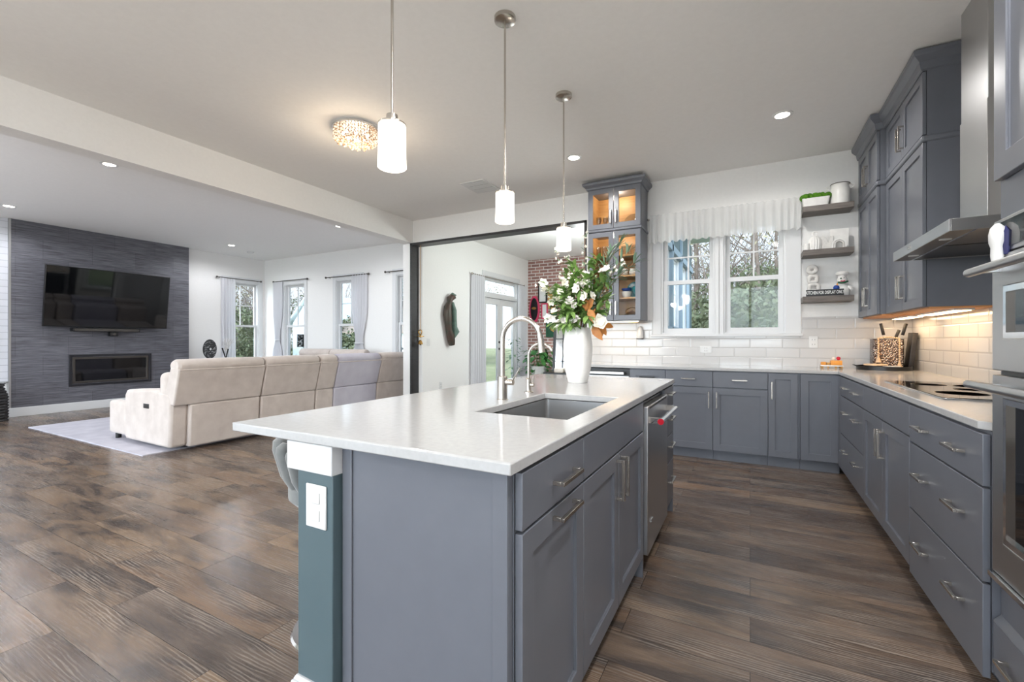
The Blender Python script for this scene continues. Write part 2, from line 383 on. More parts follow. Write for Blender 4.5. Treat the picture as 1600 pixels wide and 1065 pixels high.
wall('wall_sunroom', 'x', -1.2, .15, 5.57, 9.4, 0, C, [(6.0, 6.85, .4, 2.5), (7.0, 7.85, .4, 2.5), (8.0, 8.85, .4, 2.5)])
# black liner of the wide opening
blk = MB().box(-4.705, -4.672, 5.40, 5.59, 0, 2.70).box(-1.853, -1.825, 5.40, 5.59, 0, 2.70).box(-4.705, -1.825, 5.40, 5.59, 2.668, 2.702)
struct(blk.build('trim_3', 'blackwood', bev=.002))
# tile and sills
wall('wall_backsplash_back', 'y', 5.410, .01, -1.82, 1.34, .914, 1.40, [(-1.02, .47, 1.225, 1.42)], 'tile_b')
wall('wall_backsplash_right', 'x', 1.33, .01, 2.03, 5.41, .914, 1.40, [], 'tile_r')
# fireplace breast
fb = MB().box(-10.12, -10.0, 2.395, 4.85, .14, C); struct(fb.build('wall_fireplace', 'slate'))
struct(MB().box(-10.1, -9.985, 2.36, 4.86, 0, .14).build('baseboard_fireplace', 'trim', bev=.004))
struct(MB().box(-10.10, -9.995, 2.372, 2.395, .14, C).build('trim_4', 'steel'))
struct(MB().box(-10.105, -10.03, .6, 2.37, .55, C).build('wall_white_tile', 'whitetile'))
struct(MB().box(-10.1, -10.085, 4.86, 6.5, 0, .14).build('baseboard_left', 'trim'))
struct(MB().box(-10.1, -4.86, 6.485, 6.5, 0, .14).build('baseboard_far', 'trim'))
struct(MB().box(-4.6, -4.585, 5.6, 7.40, 0, .14).box(-4.6, -4.585, 8.9, 9.4, 0, .14).build('baseboard_sunroom', 'trim'))

# ------------------------------------------------------------------ windows (local x along the wall, y outward)
def portal(o, w, h, d=.12):
    p = lamp('daylight_portal', 'AREA', (0, 0, 0), 0, (1, 1, 1)); p.data.shape = 'RECTANGLE'; p.data.size = w; p.data.size_y = h; p.data.cycles.is_portal = True
    Mx = WM[o.name] @ TR(w/2, d, h/2) @ RX(-PI/2); p.location = Mx.to_translation(); p.rotation_euler = Mx.to_euler(); return p
def window(n, loc, rz, w, h, rail, casing=(.09, .09, .11, .09), grille=(1, 1), port=True, sill=True):
    o = bpy.data.objects.new('window_%d' % n, None); COL.objects.link(o); o.location = loc; o.rotation_euler = (0, 0, rz); o['kind'] = 'structure'
    WM[o.name] = TR(*loc) @ RZ(rz)
    b = L(o).frame(0, w, 0, h, .0, .13, .022); b.build('window_frame', 'trim', o, bev=.002)
    if casing:
        l_, r_, t_, b_ = casing
        c = L(o); 
        if l_: c.box(-l_, .004, -.02, .002, -b_, h+t_)
        if r_: c.box(w-.004, w+r_, -.02, .002, -b_, h+t_)
        c.box(.004, w-.004, -.02, .002, h-.004, h+t_).box(.004, w-.004, -.02, .002, -b_, .004)
        if sill: c.box(-l_-.01, w+r_+.01, -.045, .01, -.02, .012)
        c.build('casing', 'trim', o, bev=.003)
    up = L(o).frame(.022, w-.022, rail-.02, h-.022, .075, .11, .042)
    gx, gz = grille; zz0, zz1 = rail+.022, h-.064
    for i in range(gx): x = .022+(w-.044)*(i+1)/(gx+1); up.box(x-.009, x+.009, .08, .102, zz0, zz1)
    for i in range(gz): z = zz0+(zz1-zz0)*(i+1)/(gz+1); up.box(.064, w-.064, .082, .1, z-.009, z+.009)
    s1 = up.build('upper_sash', 'trim', o, bev=.002); L(o).box(.06, w-.06, .09, .094, zz0-.005, zz1+.005).build('pane', 'glass', s1)
    s2 = L(o).frame(.022, w-.022, .022, rail+.025, .035, .07, .048).build('lower_sash', 'trim', o, bev=.002)
    L(o).box(.066, w-.066, .05, .054, .066, rail-.02).build('pane', 'glass', s2)
    if port: portal(o, w, h)
    return o
window(1, (-.92, 5.42, 1.25), 0, .58, 1.23, .60, (.09, .045, .13, .02), sill=False)
window(2, (-.26, 5.42, 1.25), 0, .59, 1.23, .60, (.045, .13, .13, .02), sill=False)
struct(MB().box(-1.03, .475, 5.375, 5.42, 1.225, 1.252).build('trim_5', 'trim', bev=.004))
window(3, (-9.36, 6.5, .60), 0, .70, 1.84, .90)
window(4, (-7.66, 6.5, .60), 0, .70, 1.84, .90)
window(5, (-6.0, 6.5, .60), 0, .70, 1.84, .90)
window(6, (-10.1, 5.62, .55), PI/2, .74, 1.93, .95)
for i, y in enumerate((6.85, 7.85, 8.85)):
    window(7+i, (-1.2, y, .4), -PI/2, .85, 2.1, 1.0)
def big_window(n, x0, x1, z0, z1):     # unseen wide glazed openings behind the camera, added to let daylight in
    o = bpy.data.objects.new('window_%d' % n, None); COL.objects.link(o); o['kind'] = 'structure'
    o.location = (x1, -3.57, z0); o.rotation_euler = (0, 0, PI); WM[o.name] = TR(x1, -3.57, z0) @ RZ(PI)
    w, h = x1-x0, z1-z0
    f = L(o).frame(0, w, 0, h, 0, .12, .05).box(w/2-.03, w/2+.03, .02, .1, .05, h-.05)
    f.build('window_frame', 'trim', o); L(o).box(.05, w-.05, .06, .064, .05, h-.05).build('pane', 'glass', o); portal(o, w, h)
for i, a in enumerate([(-9.9, -7.3, .1, 2.75), (-7.0, -5.0, .1, 2.75), (-4.3, -2.3, .2, 2.75), (-.9, .9, 1.0, 2.75)]): big_window(10+i, *a)

# french doors with a transom in the sunroom (wall x=-4.6, outward -x)
def door_set():
    o = bpy.data.objects.new('door_1', None); COL.objects.link(o); o['kind'] = 'structure'
    o.location = (-4.6, 7.44, 0); o.rotation_euler = (0, 0, PI/2); WM[o.name] = TR(-4.6, 7.44, 0) @ RZ(PI/2)
    L(o).frame(0, 1.42, 0, 2.46, 0, .11, .03).box(.03, 1.39, 0, .11, 2.04, 2.10).build('door_frame', 'trim', o, bev=.002)
    L(o).box(-.09, .004, -.02, .002, 0, 2.55).box(1.416, 1.51, -.02, .002, 0, 2.55).box(.004, 1.416, -.02, .002, 2.456, 2.55).build('casing', 'trim', o, bev=.003)
    t_ = L(o).frame(.03, 1.39, 2.10, 2.43, .04, .08, .05).build('transom', 'trim', o); L(o).box(.07, 1.35, .055, .06, 2.14, 2.39).build('pane', 'glass', t_)
    for a, b_ in ((.032, .708), (.712, 1.388)):
        d = L(o).frame(a, b_, .01, 2.035, .04, .085, .11, .12, .24).build('door_leaf', 'trim', o, bev=.003)
        L(o).box(a+.09, b_-.09, .06, .064, .24, 1.93).build('pane', 'glass', d)
    k = L(o).lathe([(.001, 0), (.026, 0), (.028, .02), (.012, .03), (.012, .05)], (0, 0, 0), 12)
    hb = MB(WM[o.name] @ TR(.66, .04, 1.0) @ RX(PI/2)); hb.lathe([(.024, 0), (.024, .01), (.01, .012), (.01, .04), (.026, .045), (.026, .065), (.01, .07)], (0, 0, 0), 12)
    hb.M = WM[o.name] @ TR(.66, .04, 1.14) @ RX(PI/2); hb.lathe([(.024, 0), (.024, .015), (.01, .02)], (0, 0, 0), 12); hb.build('door_handle', 'black', o)
    k.bm.free(); portal(o, 1.42, 2.4)
door_set()

# ------------------------------------------------------------------ outside
single('lawn', MB().box(-60, 30, -30, 60, -.25, -.12), 'grass', 'pale winter lawn outside around the house', 'lawn', kind='structure')
def twiggy(mb, p, d, ln, r, depth, rnd):
    pts = [p]; dd = d.copy()
    for i in range(4):
        dd = (dd+Vector((rnd.uniform(-1, 1), rnd.uniform(-1, 1), rnd.uniform(-.3, .6)))*.16).normalized(); pts.append(pts[-1]+dd*ln/4)
    mb.tube(pts, [r*(1-.14*i) for i in range(5)], 5 if depth else 4, caps=False)
    out = [pts[-1]]
    if depth:
        for i in range(3):
            a = rnd.uniform(0, 2*PI); nd = (dd*1.0+Vector((math.cos(a), math.sin(a), .3))*rnd.uniform(.6, 1.0)).normalized()
            out += twiggy(mb, pts[rnd.choice((2, 3, 4))], nd, ln*.62, r*.5, depth-1, rnd)
    return out
def leafcloud(mb, pts, per, spread, size, rnd):
    for p in pts:
        for i in range(per):
            c = p+Vector((rnd.gauss(0, spread), rnd.gauss(0, spread), rnd.gauss(0, spread*.8)))
            a = Vector((rnd.uniform(-1, 1), rnd.uniform(-1, 1), rnd.uniform(-1, 1))).normalized()*size*rnd.uniform(.6, 1.3); b = a.cross(Vector((rnd.uniform(-1, 1), rnd.uniform(-1, 1), rnd.uniform(-1, 1)))).normalized()*size*.5
            mb.add([c-a, c+b, c+a, c-b], [(0, 1, 2, 3)])
def tree(x, y, h, seed, label, leafy, group):
    rnd = random.Random(seed); t_ = thing('woodland_tree', label, 'tree', (x, y, -.15), 0, group)
    tr = MB(); tips = []
    trunk = [Vector((x, y, -.15))]
    for i in range(6): trunk.append(trunk[-1]+Vector((rnd.uniform(-.12, .12), rnd.uniform(-.12, .12), h/6)))
    tr.tube(trunk, [.075*(1-.13*i)*h/8 for i in range(7)], 8)
    for i in range(14):
        k = rnd.uniform(.2, 1)*6; q = trunk[min(int(k), 5)].lerp(trunk[min(int(k), 5)+1], k % 1) if k < 6 else trunk[6]
        a = rnd.uniform(0, 2*PI); tips += twiggy(tr, q, Vector((math.cos(a), math.sin(a), rnd.uniform(.4, 1.1))).normalized(), h*.26, .018*h/8, 2, rnd)
    tr.build('trunk', 'bark', t_)
    if leafy:
        f = MB(); leafcloud(f, tips, leafy, h*.06, .07, rnd); f.build('foliage', 'treeleaf', t_)
def thicket(x, y, w_, h, seed, label, group):
    rnd = random.Random(seed); t_ = thing('bare_thicket', label, 'thicket', (x, y, -.15), 0, group); mb = MB()
    for i in range(int(w_*60)):
        p = Vector((x+rnd.uniform(-w_/2, w_/2), y+rnd.uniform(-.8, .8), -.15)); hh = h*rnd.uniform(.5, 1.1); r0 = rnd.uniform(.006, .02); pts = [p]; d = Vector((rnd.uniform(-.35, .35), rnd.uniform(-.3, .3), 1))
        for k in range(5): d = d+Vector((rnd.uniform(-.25, .25), rnd.uniform(-.2, .2), 0)); pts.append(pts[-1]+d.normalized()*hh/5)
        mb.tube(pts, [r0*(1-.16*k) for k in range(6)], 3, caps=False)
        for k in (2, 3, 4):
            q = pts[k]; e = q+Vector((rnd.uniform(-.9, .9), rnd.uniform(-.5, .5), rnd.uniform(.3, 1)))*hh*.2; mb.tube([q, q.lerp(e, .5)+Vector((0, 0, -.03)), e], [r0*.5, r0*.4, r0*.2], 3, caps=False)
    mb.build('stem', 'bark', t_); f = MB(); leafcloud(f, [Vector((x+rnd.uniform(-w_/2, w_/2), y+rnd.uniform(-.8, .8), rnd.uniform(.1, .75)*h)) for i in range(int(w_*26))], 6, .25, .05, rnd); f.build('foliage', 'treeleaf', t_)
def bush(x, y, h, seed, label, group):
    rnd = random.Random(seed); t_ = thing('evergreen_bush', label, 'bush', (x, y, -.15), 0, group)
    st = MB(); 
    for i in range(5):
        a = i*1.3; st.tube([(x, y, -.15), (x+.2*h*math.cos(a), y+.2*h*math.sin(a), h*.7)], [.03, .01], 5)
    st.build('stem', 'bark', t_)
    f = MB(); pts = []
    for i in range(70):
        a = rnd.uniform(0, 2*PI); z = rnd.uniform(.05, 1); rr = h*.42*math.sqrt(max(0, 1-(z*1.9-.9)**2*.8))*rnd.uniform(.5, 1); pts.append(Vector((x+rr*math.cos(a), y+rr*math.sin(a), z*h)))
    leafcloud(f, pts, 26, h*.07, .085, rnd); f.build('foliage', 'bushleaf', t_)
rnd = random.Random(3)
k = 0
for x, y in [(-3.2, 19), (-1.7, 16.5), (-.6, 18.5), (.25, 15.5), (.9, 18), (1.6, 16.5), (2.4, 19.5), (-.1, 20.5), (-2.2, 23), (1.2, 23), (-1.15, 14.4)]:
    tree(x, y, rnd.uniform(7, 10), 10+k, 'bare woodland tree seen through the kitchen window glass', 5 if k % 2 else 2, 'trees beyond the kitchen windows'); k += 1
for x, y, h in [(-1.9, 16.2, 2.6), (-.75, 13.2, 2.3), (.35, 14.3, 2.9), (1.25, 12.2, 2.2), (.0, 10.8, 1.6), (-.5, 17.2, 3.6), (.9, 18.2, 3.9), (1.9, 15.6, 3.2)]:
    bush(x, y, h, 50+k, 'green evergreen bush under the bare trees outside the kitchen windows', 'bushes beyond the kitchen windows'); k += 1
for x, y in [(-22, 21), (-24, 19), (-19.5, 22), (-17, 21), (-26, 16), (-20, 25), (-15, 20), (-22, 10.5), (-24, 12.5), (-20.5, 13.2), (-26, 14), (-18.5, 11.8), (-23, 15.2), (-21.5, 27), (-16.5, 25)]:
    tree(x, y, rnd.uniform(7, 10.5), 10+k, 'bare grey tree in the woods seen through the living room windows', 4 if k % 2 else 2, 'trees beyond the living room windows'); k += 1
for x, y, h in [(-22.6, 11.8, 2.6), (-20.4, 11.6, 2.4), (-24, 14, 3), (-19, 17, 2.2), (-24.4, 18, 3.6), (-21.4, 13.9, 1.9), (-13.5, 12, 1.4), (-15.5, 12.5, 1.5), (-11.8, 11.2, 1.2)]:
    bush(x, y, h, 50+k, 'low green bush on the lawn outside the living room windows', 'bushes beyond the living room windows'); k += 1
for x, y in [(-2.4, 21.5), (.2, 22), (2.8, 21), (-.6, 25)]: thicket(x, y, 3, 6.5, 90+k, 'tangle of bare brown stems behind the trees outside the kitchen', 'thickets beyond the kitchen windows'); k += 1
for x, y in [(-30, 20), (-27, 22.5), (-24, 24), (-21, 24), (-18, 24.5), (-27, 15), (-29, 17.5)]: thicket(x, y, 3.6, 6, 90+k, 'tangle of bare brown stems at the edge of the living room woods', 'thickets beyond the living room windows'); k += 1
def house(name, x0, x1, y0, y1, eave, ridge, label, axis):
    t_ = thing(name, label, 'building', ((x0+x1)/2, y0, -.15))
    MB().box(x0, x1, y0, y1, -.15, eave).build('wall', 'siding', t_)
    if axis == 'x':
        ym = (y0+y1)/2; MB().prism([(y0-.3, eave-.1), (ym, ridge), (y1+.3, eave-.1), (y1+.3, eave), (ym, ridge+.12), (y0-.3, eave)], x0-.3, x1+.3, 'x').build('roof', 'roof', t_)
        MB().prism([(y0, eave), (ym, ridge-.02), (y1, eave)], x0, x1, 'x').build('gable', 'siding', t_)
    else:
        xm = (x0+x1)/2; MB().prism([(x0, eave), (xm, ridge), (x1, eave)], y0, y1, 'y').build('gable', 'siding', t_)
        MB().prism([(x0-.3, eave-.1), (xm, ridge), (x1+.3, eave-.1), (x1+.3, eave), (xm, ridge+.1), (x0-.3, eave)], y0-.2, y1, 'y').build('roof', 'siding', t_)
    MB().box((x0*3+x1)/4-.3, (x0*3+x1)/4+.3, y0-.02, y0+.05, .8, 1.5).build('window', 'blackgloss', t_)
house('garden_shed', -22.6, -19.8, 16.2, 19, 2.1, 3.6, 'white gabled shed seen through the left far living room window', 'y')
house('neighbour_house', -19.6, -13.5, 16.5, 21, 1.6, 2.9, 'neighbouring house with brown roof seen through the middle far window', 'x')
# the sunroom's outer face beside the kitchen windows
struct(MB().box(-1.05, -1.03, 5.58, 9.52, 0, .36).box(-1.05, -1.03, 5.58, 9.52, 2.56, C).box(-1.05, -1.03, 5.58, 5.96, .36, 2.56).box(-1.05, -1.03, 6.89, 6.96, .36, 2.56).box(-1.05, -1.03, 7.89, 7.96, .36, 2.56).box(-1.05, -1.03, 8.89, 9.52, .36, 2.56).build('wall_outer_siding', 'darkteal'))
struct(MB().box(-4.9, -.6, 5.58, 9.9, C+.13, C+.3).build('ceiling_eave', 'siding'))
for i, y in enumerate((5.96, 6.92, 7.92, 8.90)):
    struct(MB().box(-1.06, -1.0, y-.05, y+.05, 0, C).build('trim_%d' % (10+i), 'exttrim'))
struct(MB().box(-1.06, -1.0, 5.58, 9.5, 1.30, 1.38).box(-1.06, -1.0, 5.58, 9.5, 2.5, 2.6).box(-1.06, -1.0, 5.58, 9.5, .32, .4).build('trim_14', 'exttrim'))
rl = thing('deck_railing', 'white deck railing seen through the french doors', 'railing', (-6.4, 7.0, -.02))
rp = MB().box(-6.43, -6.37, 6.8, 10, .98, 1.03).box(-6.43, -6.37, 6.8, 10, .1, .15).box(-6.44, -6.36, 6.8, 6.88, -.019, 1.05).box(-6.44, -6.36, 9.9, 9.98, -.019, 1.05); rp.build('rail', 'trim', rl)
for i in range(20): MB().box(-6.415, -6.385, 6.9+i*.16, 6.93+i*.16, .15, .98).build('baluster', 'trim', rl)
struct(MB().box(-6.6, -4.73, 6.66, 10.2, -.12, -.02).build('floor_deck', 'shelf'))

# ------------------------------------------------------------------ cabinetry
def handle(parent, u, z, length, vert, t_, y=-.022, so=.034, m='nickel', w=.011):
    mb = L(t_)
    if vert:
        mb.box(u-w/2, u+w/2, y-so, y-so+w, z-length/2, z+length/2)
        for e in (-1, 1): mb.box(u-w/2, u+w/2, y-so+w, y, z+e*(length/2-w/2)-w/2, z+e*(length/2-w/2)+w/2)
    else:
        mb.box(u-length/2, u+length/2, y-so, y-so+w, z-w/2, z+w/2)
        for e in (-1, 1): mb.box(u+e*(length/2-w/2)-w/2, u+e*(length/2-w/2)+w/2, y-so+w, y, z-w/2, z+w/2)
    return mb.build('handle', m, parent, bev=.0008)
def shaker(t_, name, u0, u1, z0, z1, rail=.062, m='grey', y=-.022, glazed=False, g=.002):
    u0 += g; u1 -= g; z0 += g; z1 -= g
    mb = L(t_).frame(u0, u1, z0, z1, y, -.002, rail)
    ob = mb.build(name, m, t_, bev=.0018)
    i = rail-.001
    if glazed: L(t_).box(u0+i, u1-i, y+.009, y+.012, z0+i, z1-i).build('pane', 'cabpane', ob)
    else: L(t_).frame(u0+rail-.0015, u1-rail+.0015, z0+rail-.0015, z1-rail+.0015, y+.006, y+.011, .004).box(u0+i, u1-i, y+.011, -.003, z0+i, z1-i).build('panel', m, ob)
    return ob
def slab(t_, u0, u1, z0, z1, y=-.022, g=.002, name='drawer_front'):
    return L(t_).box(u0+g, u1-g, y, -.002, z0+g, z1-g).build(name, 'grey', t_, bev=.002)
def cab(label, loc, rz, w, z0, z1, d, group=None, name='base_cabinet', kick=True, back=0):
    t_ = thing(name, label, 'cabinet', loc, rz, group)
    L(t_).box(.0005, w-.0005, 0, d, z0, z1).build('carcass', 'grey', t_)
    if kick: L(t_).box(.001, w-.001, .06, d, 0, z0).build('toe_kick', 'grey', t_)
    return t_
RB = -PI/2
FX = .700        # face plane of the right run
def rcab(label, yfar, ynear, z0=.095, z1=.884, d=.63, name='base_cabinet', x=FX, kick=True):
    return cab(label, (x, yfar, 0), RB, yfar-ynear, z0, z1, d, None, name, kick)
# right run, far to near: corner drawers, cooktop base, near drawers
c = rcab('grey three-drawer base cabinet at the far corner of the right-hand run', 4.76, 3.79); w = 4.76-3.79
slab(c, 0, .12, .095, .875, name='filler')
for a, b_ in ((.72, .876), (.40, .716), (.095, .396)):
    f = slab(c, .12, w, a, b_)
    for u in (.36, .76): handle(f, u, (a+b_)/2+(.0 if b_ > .8 else .04), .13, False, c)
c = rcab('grey two-door base cabinet directly below the black cooktop', 3.79, 2.80); w = .99
slab(c, 0, w/2, .72, .876, name='false_front'); slab(c, w/2, w, .72, .876, name='false_front')
d1 = shaker(c, 'door', 0, w/2, .095, .716); handle(d1, w/2-.035, .58, .16, True, c)
d2 = shaker(c, 'door', w/2, w, .095, .716); handle(d2, w/2+.035, .58, .16, True, c)
c = rcab('grey three-drawer base cabinet next to the tall oven tower', 2.80, 2.03); w = .77
for a, b_ in ((.70, .876), (.385, .696), (.07, .381)):
    f = slab(c, 0, w, a, b_)
    for u in (.20, .57): handle(f, u, (a+b_)/2+(0 if b_ > .8 else .03), .13, False, c)
# back run
FY = 4.79
def bcab(label, x0, x1, **k): return cab(label, (x0, FY, 0), 0, x1-x0, .105, .884, .60, None, **k)
c = bcab('grey trash pull-out cabinet with black handle beside the wine fridge', -1.13, -.768); w = .362
d1 = shaker(c, 'door', 0, w, .105, .878); handle(d1, w/2, .80, .15, False, c, m='black')
c = bcab('grey back-wall base cabinet with one drawer over a left-hand door', -.768, -.322); w = .446
f = slab(c, 0, w, .722, .878); handle(f, w/2, .80, .13, False, c)
d1 = shaker(c, 'door', 0, w, .105, .718); handle(d1, w-.035, .60, .16, True, c)
c = bcab('wider grey back-wall base cabinet with one drawer over a door', -.322, .147); w = .469
f = slab(c, 0, w, .722, .878); handle(f, w/2, .80, .13, False, c)
d1 = shaker(c, 'door', 0, w, .105, .718); handle(d1, .035, .60, .16, True, c)
c = bcab('narrow grey full-height base cabinet with vertical pull beside the corner', .147, .40); w = .253
d1 = shaker(c, 'door', 0, .235, .105, .878, .055); handle(d1, .03, .72, .16, True, c)
c = bcab('blank grey corner cabinet panel without any pull', .40, .70); w = .30
shaker(c, 'panel_door', .0, w-.012, .105, .878, .06)
# wine fridge
c = thing('wine_fridge', 'black undercounter wine fridge with wide steel handle', 'fridge', (-1.73, FY, 0), 0)
L(c).box(0, .598, 0, .56, .09, .875).build('body', 'black', c); L(c).box(.02, .58, .04, .5, 0, .09).build('base', 'gap', c)
d1 = L(c).frame(.003, .595, .10, .80, -.03, -.002, .06).build('door', 'steel', c, bev=.003); L(c).box(.06, .54, -.02, -.012, .15, .75).build('pane', 'blackgloss', d1)
L(c).box(.05, .55, -.07, -.05, .815, .845).box(.08, .1, -.05, -.0, .82, .84).box(.5, .52, -.05, -.0, .82, .84).build('handle', 'steel', c, bev=.004)

# countertops
ct = MB().prism([(-1.85, 5.409), (-1.85, 4.755), (.675, 4.755), (.675, 2.06), (.70, 2.032), (1.329, 2.032), (1.329, 5.409)], .886, .914, 'z')
single('perimeter_countertop', ct, 'quartz', 'white quartz countertop running along the back and right walls', 'countertop', bev=.003)
ki = MB().slab_hole((-1.503, -.463, .857, 3.26), (-.925, -.548, 1.425, 2.09), .886, .914)
single('island_countertop', ki, 'quartz', 'large white quartz island countertop with a sink cutout', 'countertop', bev=.0035)
# island
IX = -.49; IR = PI/2
def icab(label, y0, y1, **k):
    return cab(label, (IX, y0, 0), IR, y1-y0, .105, .884, .53, None, **k)
IN = .925
p = thing('island_end_panel', 'flat grey panel closing the near end of the island', 'panel', (-.755, .90, 0))
MB().box(-1.035, -.493, .905, .924, 0, .884).box(-1.035, -.998, .899, .906, 0, .884).box(-.535, -.493, .899, .906, 0, .884).build('board', 'grey', p, bev=.002)
p['kind'] = 'thing'
def island_unit_a():
    c = icab('grey island cabinet nearest the camera, drawer above a pull-out door', IN, 1.36); w = 1.36-IN
    f = slab(c, 0, w, .735, .876); handle(f, w*.60, .80, .16, False, c)
    d1 = shaker(c, 'door', 0, w, .105, .731); handle(d1, w*.60, .705, .16, False, c)
island_unit_a()
c = thing('base_cabinet', 'grey island sink cabinet with paired doors and tall pulls', 'cabinet', (IX, 1.36, 0), IR); w = .90
L(c).frame(.001, w-.001, .105, .884, .0, .02, .03).box(.001, .02, .02, .53, .105, .884).box(w-.02, w-.001, .02, .53, .105, .884).box(.02, w-.02, .02, .53, .105, .12).box(.02, w-.02, .51, .53, .12, .884).build('carcass', 'grey', c)
L(c).box(.001, w-.001, .06, .53, 0, .105).build('toe_kick', 'grey', c)
slab(c, 0, w, .735, .876, name='false_front')
d1 = shaker(c, 'door', 0, w/2-.02, .105, .731); handle(d1, w/2-.055, .63, .16, True, c)
d2 = shaker(c, 'door', w/2-.02, w, .105, .731); handle(d2, w/2+.015, .63, .16, True, c)
# dishwasher
c = thing('dishwasher', 'stainless dishwasher with red-capped bar handle in the island', 'dishwasher', (IX, 2.28, 0), IR); w = .60
L(c).box(.005, w-.005, .0, .5, .1, .862).build('body', 'black', c); L(c).box(.01, w-.01, .05, .5, 0, .1).build('toe_kick', 'black', c)
d1 = L(c).box(.003, w-.003, -.04, -.001, .105, .85).build('door', 'steel', c, bev=.004)
hb = MB(WM[c.name]); hb.tube([(.05, -.095, .775), (w-.05, -.095, .775)], .013, 14); hb.box(.045, .07, -.09, -.04, .762, .79).box(w-.07, w-.045, -.09, -.04, .762, .79); hb.build('handle', 'chrome', c)
for u in (.046,):
    s = 1 if u > .3 else -1
    mb = MB(WM[c.name]); mb.tube([(u, -.095, .775), (u+s*.008, -.095, .775)], .0155, 16); cap = mb.build('red_medallion', 'red', c)
L(c).box(.07, .12, -.043, -.04, .25, .262).build('badge', 'chrome', c)
L(c).box(.05, w-.05, -.0415, -.04, .835, .845).build('control_strip', 'black', c)
c = icab('grey four-drawer cabinet at the far end of the island', 2.885, 3.235); w = .35
for a, b_ in ((.735, .876), (.56, .731), (.385, .556), (.105, .381)):
    f = slab(c, 0, w, a, b_); handle(f, w/2, (a+b_)/2+.03, .16, False, c)
fl = MB().box(IX-.53, IX+.0, 2.262, 2.278, 0, .884).box(IX-.53, IX, 3.236, 3.25, 0, .884)
p = thing('island_side_panels', 'thin grey filler panels either side of the island dishwasher', 'panel', (IX-.3, 2.27, 0))
MB().box(IX-.53, IX+.018, 2.262, 2.278, 0, .884).build('panel', 'grey', p); MB().box(IX-.53, IX+.018, 3.236, 3.25, 0, .884).build('panel', 'grey', p); fl.bm.free()
# knee wall behind the island cabinets
kw = thing('island_knee_wall', 'teal painted knee wall post with white cap and base', 'knee wall', (-1.12, .87, 0))
MB().box(-1.19, -1.04, .87, 3.20, .19, .80).build('wall_core', 'teal', kw, bev=.003)
MB().box(-1.232, -1.037, .863, 3.21, .80, .884).build('cap', 'trim', kw, bev=.003)
MB().box(-1.205, -1.037, .855, 3.215, 0, .175).prism([(-1.205, .175), (-1.037, .175), (-1.037, .19), (-1.192, .19)], .862, 3.21, 'y').build('baseboard', 'trim', kw, bev=.004)
def outlet(name, label, loc, rz, w=.075, h=.118, m='white', kind='outlet'):
    t_ = thing(name, label, 'outlet', loc, rz)
    L(t_).box(-w/2, w/2, -.006, 0, -h/2, h/2).build('plate', m, t_, bev=.003)
    for s in (-1, 1):
        f = L(t_).box(-w*.22, w*.22, -.009, -.005, s*h*.2-h*.13, s*h*.2+h*.13).build('socket', m, t_, bev=.002)
        L(t_).box(-.012, -.009, -.0095, -.0085, s*h*.2-.006, s*h*.2+.006).box(.009, .012, -.0095, -.0085, s*h*.2-.006, s*h*.2+.006).build('slots', 'black' if kind != 'covered' else m, f)
    return t_
outlet('power_outlet', 'white oversized outlet plate on the teal island post', (-1.105, .87, .705), 0, .085, .125, kind='covered')
outlet('power_outlet', 'white outlet on the backsplash right of the kitchen windows', (.565, 5.41, 1.165), 0)
outlet('power_outlet', 'white double outlet on the backsplash under the left kitchen window', (-.435, 5.41, 1.08), 0, .12, .075)
outlet('power_outlet', 'white outlet low on the sunroom wall behind the island', (-4.6, 6.05, .42), PI/2)
c = thing('light_switch', 'white light switch on the sunroom wall near the black opening', 'switch', (-4.6, 5.72, 1.15), PI/2)
L(c).box(-.04, .04, -.006, 0, -.06, .06).build('plate', 'white', c, bev=.003); L(c).box(-.015, .015, -.011, -.005, -.03, .03).build('rocker', 'white', c)
c = thing('light_switch', 'white switch high on the right backsplash wall', 'switch', (1.33, 2.75, 1.15), RB)
L(c).box(-.04, .04, -.006, 0, -.06, .06).build('plate', 'white', c, bev=.003); L(c).box(-.015, .015, -.011, -.005, -.03, .03).build('rocker', 'white', c)

# sink
sk = thing('undermount_sink', 'stainless steel undermount sink set in the island', 'sink', (-.736, 1.757, .68))
def rrect(x0, x1, y0, y1, r, z, n=5):
    pts = []
    for cx_, cy_, a0 in ((x1-r, y1-r, 0), (x0+r, y1-r, 90), (x0+r, y0+r, 180), (x1-r, y0+r, 270)):
        for i in range(n+1): a = math.radians(a0+90*i/n); pts.append((cx_+r*math.cos(a), cy_+r*math.sin(a), z))
    return pts
bw = MB(); R = [rrect(-.945, -.528, 1.405, 2.11, .02, .884), rrect(-.92, -.553, 1.43, 2.085, .02, .884), rrect(-.92, -.553, 1.43, 2.085, .02, .70), rrect(-.90, -.573, 1.45, 2.065, .03, .68), rrect(-.80, -.67, 1.70, 1.80, .03, .675)]
bw.ring(R, smooth=True, caps=False); bw.add(R[-1], [tuple(range(len(R[-1])))]); b_ = bw.build('bowl', 'steel', sk); sl = b_.modifiers.new('s', 'SOLIDIFY'); sl.thickness = .0015; sl.offset = -1
MB().lathe([(.045, 0), (.045, .004), (.03, .005), (.028, .001)], (-.736, 1.757, .678), 20).build('drain', 'chrome', sk)
